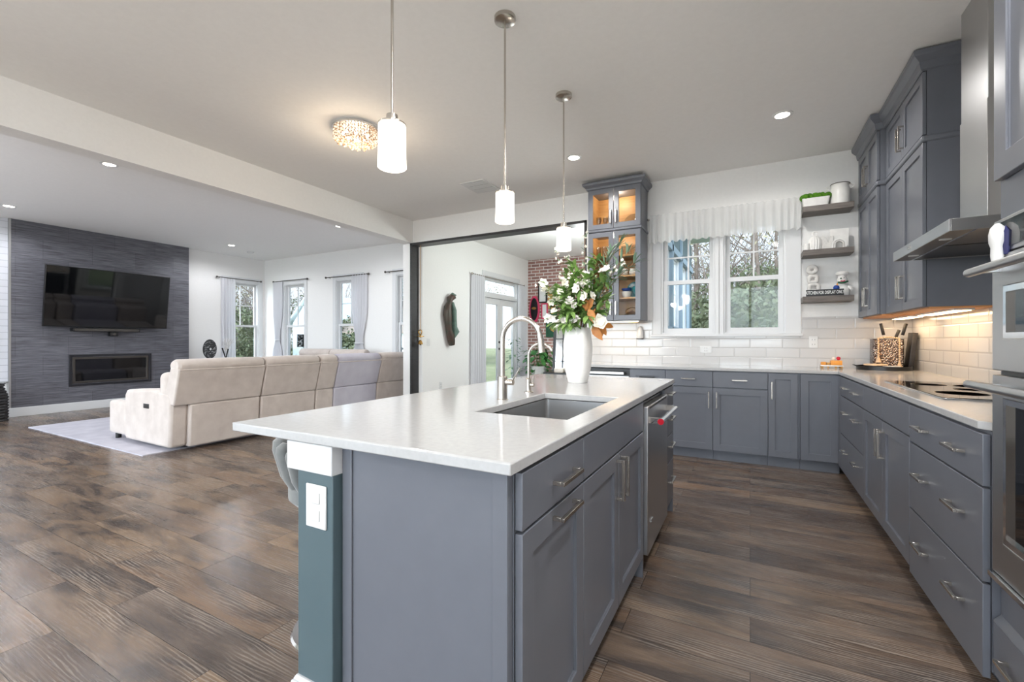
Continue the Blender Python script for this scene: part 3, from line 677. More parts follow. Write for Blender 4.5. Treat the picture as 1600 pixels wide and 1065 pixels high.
# faucets
fa = thing('kitchen_faucet', 'tall brushed nickel pull-down faucet behind the island sink', 'faucet', (-.994, 1.766, .914))
fx, fy = -.994, 1.766
MB().lathe([(.026, 0), (.026, .003), (.0225, .005), (.0225, .105), (.012, .108)], (fx, fy, .914), 24).build('body', 'nickel', fa)
pts = [(fx, fy, 1.01), (fx, fy, 1.17)]; rr = .095
for i in range(1, 15):
    a = PI-(PI*.93)*i/14; pts.append((fx+rr+rr*math.cos(a), fy, 1.185+rr*math.sin(a)))
MB().tube(pts, .0115, 14).build('spout', 'nickel', fa)
tx, ty, tz = pts[-1]; MB().tube([(tx-.002, ty, tz+.005), (tx+.003, ty, tz-.02), (tx+.008, ty, tz-.075)], [.013, .0145, .0155], 14).build('spray_head', 'nickel', fa)
lv = MB().tube([(fx+.02, fy, .995), (fx+.055, fy+.0, .995)], .0135, 12).tube([(fx+.048, fy, .997), (fx+.09, fy-.0, 1.06)], [.005, .0035], 8); lv.build('lever', 'nickel', fa)
ff = thing('filter_faucet', 'slim brushed nickel filtered-water faucet right of the main faucet', 'faucet', (-1.008, 2.067, .914))
fx, fy = -1.008, 2.067
MB().lathe([(.024, 0), (.024, .006), (.014, .009), (.014, .07), (.009, .075)], (fx, fy, .914), 20).build('body', 'nickel', ff)
pts = [(fx, fy, .98), (fx, fy, 1.10)]; rr = .068
for i in range(1, 13): a = PI-(PI*.85)*i/12; pts.append((fx+rr+rr*math.cos(a), fy, 1.10+rr*math.sin(a)))
MB().tube(pts, .0075, 12).build('spout', 'nickel', ff)
MB().tube([(fx+.012, fy, .955), (fx+.03, fy, .955)], .011, 12).tube([(fx+.024, fy, .955), (fx+.028, fy, 1.0)], .004, 8).build('lever', 'nickel', ff)

# ------------------------------------------------------------------ uppers
def upper(label, x, yfar, ynear, top=2.95, group=None):
    w = yfar-ynear; d = 1.338-x; t_ = thing('upper_cabinet', label, 'cabinet', (x, yfar, 1.40), RB, group)
    A = WM[t_.name]; 
    def B(): return MB(A)
    z = 0
    B().box(.0005, w-.0005, 0, d, .0, top-1.40).build('carcass', 'grey', t_)
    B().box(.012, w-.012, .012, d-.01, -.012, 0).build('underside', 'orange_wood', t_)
    for (z0, z1, nm, hz) in ((.0, 1.06, 'lower', .20), (1.11, top-1.40-.03, 'upper', None)):
        for k_ in range(2):
            u0, u1 = k_*w/2, (k_+1)*w/2
            d_ = shaker(t_, 'door', u0, u1, z0, z1, .055)
            handle(d_, w/2+(-.03 if k_ == 0 else .03), (z0+.17 if hz else z0+.15), .17, True, t_)
    sgn = .03
    B().box(-.0, w+.012, -.03, d, 1.065, 1.105).build('light_rail', 'grey', t_, bev=.012)
    return t_
u1 = upper('grey double-stacked wall cabinet in the corner, deeper of the two', .95, 5.40, 4.685)
u2 = upper('grey double-stacked wall cabinet directly left of the range hood', 1.005, 4.665, 3.79)
for c, x, y0, y1 in ((u1, .95, 4.685, 5.40), (u2, 1.005, 3.79, 4.665)):
    cr = MB(); yy = y0; 
    prof = lambda e, z: None
    segs = [(0.0, 2.922), (.012, 2.93), (.02, 2.975), (.05, 3.005), (.055, 3.02), (.055, 3.04)]
    R = [[(x-.022-e, y1, z), (x-.022-e, y0-e, z), (1.338, y0-e, z)] for e, z in segs]
    for a_, b_ in zip(R, R[1:]): cr.add([*a_, *b_], [(0, 1, 4, 3), (1, 2, 5, 4)])
    cr.add(R[-1]+[(1.338, y1, 3.04)], [(0, 1, 2, 3)])
    cr.build('crown', 'grey', c)
# under-cabinet lights
for y0, y1, lb in ((4.75, 5.3, 'corner'), (3.85, 4.6, 'hood')):
    s = thing('under_cabinet_light', 'slim warm light strip under the wall cabinet nearer the %s' % lb, 'light', (1.2, (y0+y1)/2, 1.38))
    MB().box(1.15, 1.25, y0, y1, 1.376, 1.388).build('housing', 'white', s); MB().box(1.16, 1.24, y0+.02, y1-.02, 1.372, 1.3765).build('diffuser', 'strip', s)
    lamp('strip_light', 'AREA', (1.2, (y0+y1)/2, 1.368), .55, (1, .76, .52), shape='RECTANGLE', size=.08, size_y=y1-y0)
# glass-front cabinet beside the opening
gx0, gx1, gy = -1.685, -1.075, 5.07
gc = thing('glass_cabinet', 'tall grey glass-front cabinet between the opening and the windows', 'cabinet', (gx0, gy, 1.41), 0)
w = gx1-gx0; D = 5.419-gy; Z1 = 1.53
L(gc).box(0, .018, 0, D, 0, Z1).box(w-.018, w, 0, D, 0, Z1).box(.018, w-.018, 0, D, Z1-.02, Z1).box(.018, w-.018, 0, D, 0, .02).box(.018, w-.018, 0, D, 1.02, 1.06).build('carcass', 'grey', gc)
L(gc).box(.018, .022, .01, D, .02, 1.02).box(w-.022, w-.018, .01, D, .02, 1.02).box(.018, .022, .01, D, 1.06, Z1-.02).box(w-.022, w-.018, .01, D, 1.06, Z1-.02).box(.022, w-.022, D-.012, D-.002, .02, Z1-.02).build('lining', 'oak', gc)
for z in (.245, .50, .735): L(gc).box(.022, w-.022, .02, D-.012, z, z+.018).build('shelf', 'oak', gc)
for z0, z1 in ((0, 1.025), (1.06, Z1)):
    for k_ in range(2):
        d_ = shaker(gc, 'door', k_*w/2, (k_+1)*w/2, z0, z1, .057, glazed=True)
        handle(d_, w/2+(-.03 if k_ == 0 else .03), z0+(.14 if z0 == 0 else .13), .15, True, gc)
L(gc).box(-.012, w+.012, -.034, D, 1.027, 1.057).build('light_rail', 'grey', gc, bev=.008)
cr = MB(); segs = [(0.0, 2.935), (.012, 2.94), (.02, 2.96), (.05, 2.985), (.055, 3.0), (.055, 3.015)]
R = [[(gx0-e, 5.418, z), (gx0-e, gy-.022-e, z), (gx1+e, gy-.022-e, z), (gx1+e, 5.418, z)] for e, z in segs]
for a_, b_ in zip(R, R[1:]): cr.add([*a_, *b_], [(0, 1, 5, 4), (1, 2, 6, 5), (2, 3, 7, 6)])
cr.add(R[-1], [(0, 1, 2, 3)]); cr.build('crown', 'grey', gc)
s = thing('under_cabinet_light', 'warm light strip under the glass-front cabinet', 'light', (-1.38, 5.2, 1.40))
MB().box(-1.66, -1.1, 5.08, 5.14, 1.394, 1.408).build('housing', 'white', s); MB().box(-1.64, -1.12, 5.085, 5.135, 1.390, 1.3945).build('diffuser', 'strip', s)
lamp('strip_light', 'AREA', (-1.38, 5.12, 1.386), .35, (1, .8, .6), shape='RECTANGLE', size=.5, size_y=.06)
lamp('cabinet_puck', 'POINT', (-1.38, 5.2, 2.86), 2.8, (1, .85, .65), shadow_soft_size=.03)
lamp('cabinet_puck', 'POINT', (-1.38, 5.13, 2.40), 2.8, (1, .85, .65), shadow_soft_size=.03)
# contents (each rests on its shelf)
def ware(name, label, prof, x, y, z, m, group=None, sx=1, n=20, cat=None):
    return single(name, MB().lathe(prof, (x, y, z), n, sx=sx), m, label, cat or name.split('_')[-1], group)
goblet = [(.03, 0), (.03, .003), (.004, .008), (.004, .08), (.02, .1), (.032, .14), (.03, .18), (.028, .18), (.03, .14), (.018, .104), (.0, .1)]
for i, x in enumerate((-1.60, -1.53, -1.46)):
    ware('wine_glass', 'clear stemmed glass in the top left of the glass cabinet', goblet, x, 5.2+.04*(i % 2), 2.471, 'ware', 'stemmed glasses in the glass cabinet', cat='glass')
single('cut_glass_plate', MB(TR(-1.22, 5.33, 2.575) @ RX(PI/2-.15)).lathe([(.0, 0), (.05, 0), (.105, .012), (.105, .016), (.05, .004), (0, .004)], (0, 0, 0), 28), 'ware', 'round cut-glass plate standing in the top right of the glass cabinet', 'plate')
for i, x in enumerate((-1.60, -1.53, -1.47)):
    ware('wine_glass', 'small clear glass on the highest shelf behind the lower left door', [(.028, 0), (.03, .09), (.034, .13), (.031, .13), (.027, .01)], x, 5.2, 2.164, 'ware', 'tumblers behind the lower left glass door', cat='glass')
for i, x in enumerate((-1.30, -1.235, -1.17, -1.12)):
    ware('glass_tumbler', 'clear tall tumbler on the highest shelf behind the lower right door', [(.026, 0), (.03, .12), (.028, .12), (.024, .01)], x, 5.19+.03*(i % 2), 2.164, 'ware', 'tumblers behind the lower right glass door', cat='glass')
ware('white_bowl', 'white ceramic cup on the middle shelf of the glass cabinet', [(.02, 0), (.04, .02), (.045, .08), (.042, .08), (.03, .02), (0, .01)], -1.29, 5.18, 1.929, 'ceramic', cat='bowl')
for i, x in enumerate((-1.20, -1.13)):
    ware('serving_bowl', 'pale frosted bowl right of the white cup on the middle shelf', [(.02, 0), (.04, .03), (.03, .08), (.027, .08), (.03, .03), (0, .01)], x, 5.2, 1.929, 'ceramic', 'frosted bowls on the middle shelf', cat='bowl')
ware('blue_bowl', 'blue and white bowl on the lower shelf of the glass cabinet', [(.03, 0), (.05, .03), (.058, .07), (.054, .07), (.045, .03), (0, .01)], -1.26, 5.17, 1.674, 'ceramic', cat='bowl')
ware('blue_dish', 'cobalt blue dish stacked in the blue and white bowl', [(.03, 0), (.056, .02), (.058, .035), (.05, .035), (.03, .01)], -1.26, 5.17, 1.745, 'blue', cat='dish')
ware('turquoise_goblet', 'turquoise ceramic goblet beside the blue bowl', [(.035, 0), (.03, .01), (.018, .03), (.03, .05), (.045, .09), (.04, .12), (.036, .12), (.03, .06)], -1.145, 5.16, 1.674, 'turq', cat='goblet')
single('turquoise_plate', MB(TR(-1.20, 5.345, 1.782) @ RX(PI/2-.12)).lathe([(.0, 0), (.06, 0), (.095, .012), (.095, .018), (.06, .006), (0, .006)], (0, 0, 0), 28), 'turq', 'round teal plate leaning at the back of the lower shelf', 'plate')
ware('green_bowl', 'small grey-green bowl behind the lower left glass door', [(.03, 0), (.05, .03), (.055, .05), (.05, .05), (.03, .01)], -1.52, 5.18, 1.674, 'verdigris', cat='bowl')
tp = thing('gold_serving_set', 'gold serving dish with handle at the bottom right of the glass cabinet', 'dish', (-1.2, 5.18, 1.43))
MB().lathe([(.06, 0), (.075, .01), (.085, .05), (.06, .075), (.02, .085), (.012, .09), (0, .1)], (-1.2, 5.18, 1.431), 24).build('bowl', 'gold', tp)
MB().tube([(-1.28, 5.18, 1.49), (-1.26, 5.18, 1.54), (-1.2, 5.18, 1.565), (-1.14, 5.18, 1.54), (-1.12, 5.18, 1.49)], .005, 8).build('handle', 'gold', tp)
ware('copper_jar', 'copper coloured jar at the bottom left of the glass cabinet', [(.04, 0), (.05, .05), (.045, .1), (.03, .12), (.032, .13), (.0, .13)], -1.5, 5.18, 1.431, 'sculpt', cat='jar')

# ------------------------------------------------------------------ hood, cooktop, ovens
hd = thing('range_hood', 'stainless steel wall range hood with square chimney', 'range hood', (1.08, 3.29, 1.70))
hx, ha, hb_ = .83, 2.83, 3.765
MB().box(hx, hx+.006, ha, hb_, 1.700, 1.758).box(hx+.006, 1.33, ha, ha+.004, 1.700, 1.758).box(hx+.006, 1.33, hb_-.004, hb_, 1.700, 1.758).box(hx+.006, 1.33, ha+.004, hb_-.004, 1.752, 1.758).build('canopy', 'steel', hd, bev=.001)
MB().add([(hx+.006, ha+.004, 1.704), (hx+.006, hb_-.004, 1.704), (hx+.09, hb_-.004, 1.704), (hx+.09, ha+.004, 1.704)], [(0, 1, 2, 3)]).box(hx+.006, hx+.09, ha+.004, hb_-.004, 1.7005, 1.706).build('control_panel', 'darksteel', hd)
MB().box(hx+.1, 1.30, ha+.02, 3.28, 1.704, 1.712).build('filter', 'darksteel', hd); MB().box(hx+.1, 1.30, 3.30, hb_-.02, 1.704, 1.712).build('filter', 'darksteel', hd)
MB().box(hx+.09, hx+.1, ha+.004, hb_-.004, 1.7, 1.705).build('filter_rail', 'chrome', hd)
for y in (3.05, 3.55): MB().lathe([(.025, 0), (.025, .004), (0, .004)], (hx+.05, y, 1.697), 16).build('hood_lamp', 'white', hd)
MB().box(1.065, 1.33, 3.14, 3.475, 1.758, 2.42).build('chimney', 'steel', hd, bev=.002)
MB().box(1.069, 1.33, 3.144, 3.471, 2.42, 3.049).build('upper_chimney', 'steel', hd, bev=.002)
MB().box(hx-.001, hx, 3.40, 3.46, 1.72, 1.738).build('control_mark', 'nickel', hd)
ck = thing('induction_cooktop', 'black glass cooktop set into the right-hand counter', 'cooktop', (1.0, 3.2, .914))
MB().box(.775, 1.275, 2.73, 3.72, .9145, .9195).build('trim', 'steel', ck, bev=.001); MB().box(.779, 1.271, 2.734, 3.716, .9195, .922).build('glass_top', 'blackgloss', ck, bev=.001)
rg = MB()
for x, y, r in ((.92, 2.98, .1), (1.15, 3.0, .08), (.93, 3.48, .08), (1.14, 3.45, .11), (1.03, 3.22, .07)): rg.lathe([(r, 0), (r, .0004), (r-.003, .0004), (r-.003, 0)], (x, y, .9221), 40)
rg.build('burner_marks', 'darksteel', ck)

tw = thing('oven_tower', 'tall grey cabinet housing the stacked wall ovens', 'cabinet', (.72, 2.03, 0), RB)
w = .84
L(tw).box(0, w, 0, .615, .09, 3.03).build('carcass', 'grey', tw, bev=.002); L(tw).box(0, w, .06, .6, 0, .09).build('toe_kick', 'grey', tw)
for u0, u1 in ((.02, w/2), (w/2, w-.02)): shaker(tw, 'door', u0, u1, 1.695, 3.0, .075, y=-.024)
f = slab(tw, 0.01, w-.01, .10, .275, y=-.022); handle(f, .17, .19, .13, False, tw, y=-.022)
L(tw).box(.03, w-.03, -.006, .002, .30, .43).build('recess_panel', 'grey', tw)
L(tw).prism([(-.022, .275), (.0, .30), (.0, .275)], .012, w-.012, 'x').build('ledge', 'grey', tw)
ov = thing('double_oven', 'stainless built-in double oven with long round bar handles', 'oven', (.72, 1.99, .45), RB)
w = .76
L(ov).box(0, w, -.012, .0, -.015, 1.115).build('body', 'black', ov)
L(ov).box(0, w, -.045, -.012, -.02, -.002).build('bottom_trim', 'chrome', ov, bev=.002)
def oven_door(z0, z1, wz0, wz1, hz, nm):
    d_ = L(ov).frame(0.003, w-.003, z0, z1, -.035, -.012, .07, z1-wz1, wz0-z0).build(nm, 'steel', ov, bev=.003)
    g_ = L(ov).frame(.07, w-.07, wz0, wz1, -.0345, -.015, .018).build('window_trim', 'chrome', d_)
    L(ov).box(.086, w-.086, -.024, -.015, wz0+.016, wz1-.016).build('window', 'blackgloss', d_)
    hb = MB(WM[ov.name]); hb.tube([(-.015, -.085, hz), (w+.0, -.085, hz)], .0135, 16); hb.box(.035, .06, -.08, -.035, hz-.008, hz+.008).box(w-.06, w-.035, -.08, -.035, hz-.008, hz+.008); h_ = hb.build('handle', 'chrome' if 0 else 'steel', d_)
    return d_
oven_door(.64, 1.0, .74, .90, .955, 'upper_door')
oven_door(.0, .625, .11, .555, .59, 'lower_door')
L(ov).box(.0, w, -.03, -.012, 1.005, 1.112).build('control_housing', 'steel', ov, bev=.003)
L(ov).box(.03, w-.03, -.034, -.029, 1.018, 1.10).build('control_panel', 'blackgloss', ov, bev=.001)
kn = thing('child_safety_knob', 'white moulded plastic clip on the corner of the oven control panel', 'clip', (.675, 1.92, 1.46))
A = TR(.672, 1.915, 1.425)
MB(A).lathe([(.0, 0), (.018, 0), (.021, .02), (.020, .045), (.026, .06), (.027, .085), (.022, .105), (.008, .118), (0, .12)], (0, 0, 0), 18, sx=.7).build('cover', 'white', kn)
MB(A).lathe([(.0, .02), (.016, .02), (.02, .05), (.022, .09), (.0, .11)], (.014, -.012, 0), 14, sx=.5).build('backing', 'navy', kn)

# ------------------------------------------------------------------ valance and shelves
va = thing('lace_valance', 'sheer white ruffled valance over the twin kitchen windows', 'valance', (-.29, 5.3, 2.6))
v = MB(); nx = 220; rows = []
for j, (z, amp) in enumerate(((2.625, .008), (2.60, .012), (2.58, .006), (2.55, .014), (2.45, .02), (2.35, .026), (2.31, .03), (2.305, .03))):
    row = []
    for i in range(nx+1):
        x = -1.03+1.485*i/nx; ph = i*.62+1.7*math.sin(i*.09)
        sc = (.01*math.sin(i*.55) if z < 2.36 else 0)
        row.append((x, 5.312+amp*math.sin(ph)*.8, z+sc+.004*math.sin(i*.9)*(z > 2.61)))
    rows.append(row)
v.ring(rows, closed=False, caps=False); v.build('cloth', 'sheer', va)
MB().tube([(-1.05, 5.34, 2.585), (.47, 5.34, 2.585)], .006, 8).sphere((-1.05, 5.33, 2.585), .014).sphere((.47, 5.33, 2.585), .012).box(-1.0, -.985, 5.33, 5.42, 2.58, 2.59).box(.44, .452, 5.33, 5.42, 2.58, 2.59).build('rod', 'nickel', va)
zs = [2.49, 2.065, 1.61]
nm = ['topmost', 'middle', 'lowest']
for z, s in zip(zs, nm):
    single('floating_shelf', MB().box(.457, .862, 5.19, 5.42, z-.055, z), 'shelf', '%s of the three grey floating shelves beside the window' % s, 'shelf', 'floating shelves', bev=.003)
pl = thing('moss_planter', 'low white rectangular planter of green moss on the topmost shelf', 'planter', (.56, 5.3, 2.49))
mb = MB(); R = [rrect(.47, .665, 5.23, 5.33, .015, 2.4905), rrect(.455, .68, 5.215, 5.345, .015, 2.575), rrect(.463, .672, 5.223, 5.337, .012, 2.575), rrect(.475, .66, 5.235, 5.325, .012, 2.54)]
mb.ring(R, smooth=False); mb.build('pot', 'ceramic', pl)
mb = MB(); rr_ = random.Random(5)
for i in range(26): x = .468+.2*i/25; mb.sphere((x, 5.28+rr_.uniform(-.04, .03), 2.588+rr_.uniform(-.004, .012)), rr_.uniform(.026, .036), 10)
o = mb.build('moss', 'moss', pl); o['kind'] = 'stuff'
mc = thing('milk_can', 'white enamel milk can with side handles on the topmost shelf', 'milk can', (.76, 5.3, 2.49))
MB().lathe([(.0, 0), (.077, 0), (.082, .01), (.084, .12), (.076, .155), (.07, .17), (.072, .19), (.078, .2), (.074, .2), (.066, .19), (.066, .17), (0, .16)], (.768, 5.3, 2.4905), 32).build('body', 'ceramic', mc)
MB().lathe([(.079, .198), (.081, .201), (.079, .204), (.075, .202)], (.768, 5.3, 2.4905), 32).build('rim', 'darksteel', mc)
for s in (-1, 1): MB().tube([(.768+s*.075, 5.3, 2.64), (.768+s*.105, 5.3, 2.655), (.768+s*.108, 5.3, 2.675), (.768+s*.08, 5.3, 2.69)], .009, 8).build('handle', 'ceramic', mc)
# middle shelf
wc = thing('watering_pitcher', 'tiny white pitcher at the left end of the middle shelf', 'pitcher', (.49, 5.28, 2.065))
MB().lathe([(0, 0), (.022, 0), (.028, .03), (.022, .06), (.024, .075), (.02, .075), (.0, .06)], (.497, 5.28, 2.0655), 18).build('body', 'ceramic', wc)
MB().tube([(.478, 5.28, 2.10), (.46, 5.28, 2.125), (.45, 5.28, 2.13)], [.006, .004, .005], 8).build('spout', 'ceramic', wc)
rb = thing('ribbed_vase', 'ribbed white vase with ring-shaped neck on the middle shelf', 'vase', (.57, 5.29, 2.065))
mb = MB(); R = []
for r, z in [(.02, 0), (.045, .01), (.052, .05), (.05, .1), (.032, .135), (.012, .145)]:
    R.append([(.565+r*(1+.07*math.cos(14*a))*math.cos(a), 5.29+r*(1+.07*math.cos(14*a))*math.sin(a)*.7, 2.0655+z) for a in [2*PI*j/84 for j in range(84)]])
mb.ring(R); mb.build('body', 'ceramic', rb)
mb = MB(); mb.tube([(.565+.02*math.cos(a), 5.29, 2.232+.02*math.sin(a)) for a in [2*PI*j/20 for j in range(21)]], .007, 8).build('ring', 'ceramic', rb)
single('letter_ornament', MB().prism([(.615, 2.0655), (.71, 2.0655), (.715, 2.2), (.69, 2.2), (.675, 2.14), (.655, 2.19), (.635, 2.2), (.61, 2.2)], 5.29, 5.31, 'y'), 'matteceramic', 'white letter-shaped ornament standing behind the arch block', 'ornament', bev=.002)
ab = thing('arch_plaque', 'square white plaque with a rainbow arch relief on the middle shelf', 'plaque', (.77, 5.28, 2.065))
mb = MB(TR(.765, 5.315, 2.0655) @ RX(-.08)); mb.box(-.075, .075, -.012, .012, 0, .2).build('block', 'ceramic', ab, bev=.003)
for r0, r1, m_ in ((.06, .045, 'ceramic'), (.042, .028, 'matteceramic')):
    mb = MB(TR(.755, 5.27, 2.0655)); n_ = 20; out = [(-r0, 0)]+[(r0*math.cos(PI-PI*i/n_), .04+r0*math.sin(PI-PI*i/n_)) for i in range(n_+1)]+[(r0, 0), (r1, 0)]+[(r1*math.cos(PI*i/n_), .04+r1*math.sin(PI*i/n_)) for i in range(n_+1)]+[(-r1, 0)]
    k_ = len(out); 
    for a_, b_ in ((-.015, .015),):
        fr = [(q[0], a_, q[1]) for q in out]; bk = [(q[0], b_, q[1]) for q in out]; h_ = n_+2
        fs = []
        for i in range(k_//2-1):
            j = k_-1-i; fs += [(i, i+1, j-1, j), (k_+i, k_+j, k_+j-1, k_+i+1), (i, k_+i, k_+i+1, i+1), (j, j-1, k_+j-1, k_+j)]
        mb.add(fr+bk, fs)
    mb.build('arch', m_, ab)
# lowest shelf
for i, (x, z, rx_, sq, s) in enumerate([(.545, 1.885, .05, 0, 'round'), (.553, 1.79, .045, 6, 'square'), (.56, 1.705, .055, 3, 'wide oval')]):
    mb = MB(TR(x, 5.32, z) @ RX(PI/2)); pts = []
    for j in range(29):
        a = 2*PI*j/28; ca, sa = math.cos(a), math.sin(a); k_ = 1 if not sq else (abs(ca)**sq+abs(sa)**sq)**(-1/sq); pts.append((rx_*.68*ca*k_, rx_*.62*sa*k_, 0))
    mb.tube(pts, .0195, 10); single('ring_sculpture', mb, 'matteceramic', '%s clay ring in the stacked sculpture on the lowest shelf' % s, 'sculpture', 'stacked clay rings')
single('clay_foot', MB().box(.50, .62, 5.29, 5.35, 1.6105, 1.656, .015), 'matteceramic', 'flat clay foot under the stacked clay rings', 'sculpture')
sg = thing('block_sign', 'black block sign lettered KITCHEN FOR DISPLAY ONLY on the lowest shelf', 'sign', (.63, 5.22, 1.61))
MB().box(.485, .785, 5.205, 5.235, 1.6105, 1.674).build('block', 'black', sg, bev=.001)
text('lettering', 'KITCHEN FOR DISPLAY ONLY', .031, TR(.635, 5.2045, 1.643) @ RX(PI/2) @ Matrix.Diagonal((.74, 1.4, 1, 1)), 'white', sg, .0006, .0006)
ch = thing('chef_figurine', 'small white chef figurine with green scarf and blue jug on the lowest shelf', 'figurine', (.79, 5.30, 1.61))
MB().lathe([(0, 0), (.05, 0), (.062, .04), (.055, .09), (.03, .12), (0, .125)], (.79, 5.31, 1.6105), 20, sy=.75).build('body', 'ceramic', ch)
hdm = MB().sphere((.785, 5.30, 1.765), .042, 16).sphere((.772, 5.262, 1.76), .007, 8); hdm.build('head', 'ceramic', ch)
MB().lathe([(.034, 0), (.034, .02), (.05, .025), (.055, .04), (.04, .055), (0, .058)], (.785, 5.30, 1.79), 18).build('hat', 'ceramic', ch)
MB().tube([(.75+.0, 5.27, 1.742), (.77, 5.255, 1.735), (.80, 5.257, 1.738), (.825, 5.28, 1.748)], .009, 8).tube([(.765, 5.262, 1.775), (.775, 5.256, 1.778)], .006, 6).build('scarf', 'green_frame', ch)
MB().tube([(.765, 5.255, 1.752), (.785, 5.252, 1.748), (.80, 5.256, 1.754)], .005, 6).build('mouth', 'pink', ch)
MB().sphere((.768, 5.258, 1.780), .0045, 8).sphere((.793, 5.258, 1.780), .0045, 8).build('eyes', 'black', ch)
MB().sphere((.735, 5.27, 1.69), .027, 12).build('jug', 'blue', ch); MB().tube([(.74, 5.265, 1.70), (.742, 5.262, 1.735)], [.01, .004], 8).build('carrot', 'orange', ch)
MB().tube([(.83, 5.3, 1.70), (.852, 5.27, 1.68), (.85, 5.25, 1.665)], [.016, .014, .01], 8).tube([(.75, 5.3, 1.70), (.735, 5.28, 1.715)], [.016, .01], 8).build('arms', 'ceramic', ch)
single('round_stone_ornament', MB().sphere((.665, 5.28, 1.642), .032, 14), 'matteceramic', 'pale round ornament between the clay rings and the chef figurine', 'ornament')

# ------------------------------------------------------------------ corner of the counter
Z = .9145
ty = thing('round_tray', 'round black metal tray in the corner of the counter', 'tray', (1.08, 5.2, Z))
tcx, tcy, tr_ = 1.075, 5.19, .20
MB().lathe([(0, 0), (tr_, 0), (tr_, .035), (tr_-.006, .035), (tr_-.006, .006), (0, .006)], (tcx, tcy, Z), 40).build('dish', 'black', ty)
MB().tube([(tcx-tr_*.98, tcy-.04, Z+.03), (tcx-tr_*1.1, tcy-.03, Z+.04), (tcx-tr_*1.1, tcy+.03, Z+.04), (tcx-tr_*.98, tcy+.04, Z+.03)], .004, 8).build('handle', 'black', ty)
ZZ = Z+.0065
single('wood_coaster', MB().lathe([(0, 0), (.085, 0), (.088, .006), (.085, .012), (0, .012)], (1.0, 5.10, ZZ+.035), 28), 'wood_bead', 'round pale wooden board resting at the left of the black tray', 'board')
single('coaster_stand', MB().lathe([(0, 0), (.05, 0), (.05, .034), (0, .034)], (1.0, 5.10, ZZ), 20), 'black', 'low black stand under the round wooden board', 'stand')
single('marble_block', MB().box(1.045, 1.165, 5.05, 5.10, ZZ, ZZ+.035, .003), 'marble', 'small white marble block in front on the black tray', 'block')
cn = thing('hammered_canister', 'hammered silver utensil canister on the black tray', 'canister', (1.11, 5.24, ZZ))
mb = MB(); R = [rrect(1.0, 1.225, 5.19, 5.33, .02, ZZ+.02), rrect(1.0, 1.225, 5.19, 5.33, .02, ZZ+.27), rrect(1.006, 1.219, 5.196, 5.324, .016, ZZ+.27), rrect(1.006, 1.219, 5.196, 5.324, .016, ZZ+.06)]
mb.ring(R); mb.build('body', 'hammer', cn); MB().box(.998, 1.227, 5.188, 5.332, ZZ, ZZ+.02, .003).build('base', 'darksteel', cn)
mb = MB(); mb.tube([(*q[:2], ZZ+.272) for q in rrect(1.0, 1.225, 5.19, 5.33, .02, 0)]+[(*rrect(1.0, 1.225, 5.19, 5.33, .02, 0)[0][:2], ZZ+.272)], .003, 6).build('rim', 'darksteel', cn)
gar = thing('bead_garland', 'pale wooden bead garland with tassels draped over the hammered canister', 'garland', (1.1, 5.18, ZZ))
mb = MB()
path = []
for i in range(9): path.append((1.035, 5.178, ZZ+.13+.017*i))
for i in range(11): a = i/10; path.append((1.035+.15*a, 5.19+.02*math.sin(PI*a), ZZ+.278+.012*math.sin(PI*a)))
for i in range(12): path.append((1.185, 5.176, ZZ+.265-.017*i))
for q in path: mb.sphere(q, .0082, 8)
mb.build('beads', 'wood_bead', gar)
for x, z in ((1.035, .12), (1.185, .07)): MB().lathe([(.004, 0), (.008, -.006), (.007, -.012), (.014, -.03), (.022, -.062), (.0, -.062)], (x, 5.175, ZZ+z+.002), 12).build('tassel', 'wood_bead', gar)
kb = thing('knife_block', 'slanted black knife block behind the hammered canister', 'knife block', (1.27, 5.26, ZZ))
mb = MB(TR(1.265, 5.25, ZZ) @ Matrix.Rotation(.10, 4, 'Y')); mb.box(-.018, .018, -.07, .07, .0, .33, .003).build('block', 'blackwood', kb)
for i, (x, y, h_) in enumerate(((1.10, 5.25, .335), (1.14, 5.27, .385), (1.165, 5.25, .385))):
    k_ = thing('knife', ['leftmost black-handled knife sticking out of the canister', 'middle black-handled knife sticking out of the canister', 'rightmost black-handled knife sticking out of the canister'][i], 'knife', (x, y, ZZ+.08), 0, 'knives in the canister')
    mb = MB(TR(x, y, ZZ+.08) @ Matrix.Rotation((.35, -.2, .25)[i], 4, 'Y')); mb.box(-.012, .012, -.008, .008, h_-.15, h_-.04, .003).build('handle', 'black', k_)
    mb = MB(TR(x, y, ZZ+.08) @ Matrix.Rotation((.35, -.2, .25)[i], 4, 'Y')); mb.box(-.010, .010, -.001, .001, .0, h_-.15).build('blade', 'steel', k_)
ts = thing('toy_food_board', 'small white footed tray with orange wooden toy food by the wall', 'tray', (.69, 5.24, Z))
mb = MB().box(.60, .78, 5.18, 5.28, Z+.018, Z+.03, .002); mb.build('board', 'white', ts)
for x, y in ((.615, 5.19), (.765, 5.19), (.615, 5.27), (.765, 5.27), (.66, 5.19), (.72, 5.19)): MB().sphere((x, y, Z+.0095), .0095, 10).build('foot', 'tan', ts)
for x0, x1, h_, m_, lb in ((.605, .645, .03, 'orange', 'small orange toy block on the left of the white tray'), (.65, .675, .025, 'tan', 'tan toy block in the middle of the white tray'), (.68, .772, .045, 'orange', 'long orange toy block on the right of the white tray')):
    single('toy_block', MB().box(x0, x1, 5.2, 5.25, Z+.0305, Z+.03+h_, .004), m_, lb, 'toy')
single('toy_strawberry', MB().sphere((.745, 5.225, Z+.095), .018, 12), 'red', 'red toy strawberry on top of the long orange block', 'toy')
single('toy_cream_puff', MB().sphere((.705, 5.225, Z+.092), .016, 12), 'cream', 'cream coloured toy piece left of the toy strawberry', 'toy')
sd = thing('soap_dispenser', 'white air freshener plugged in under the glass cabinet', 'air freshener', (-1.155, 5.39, 1.2))
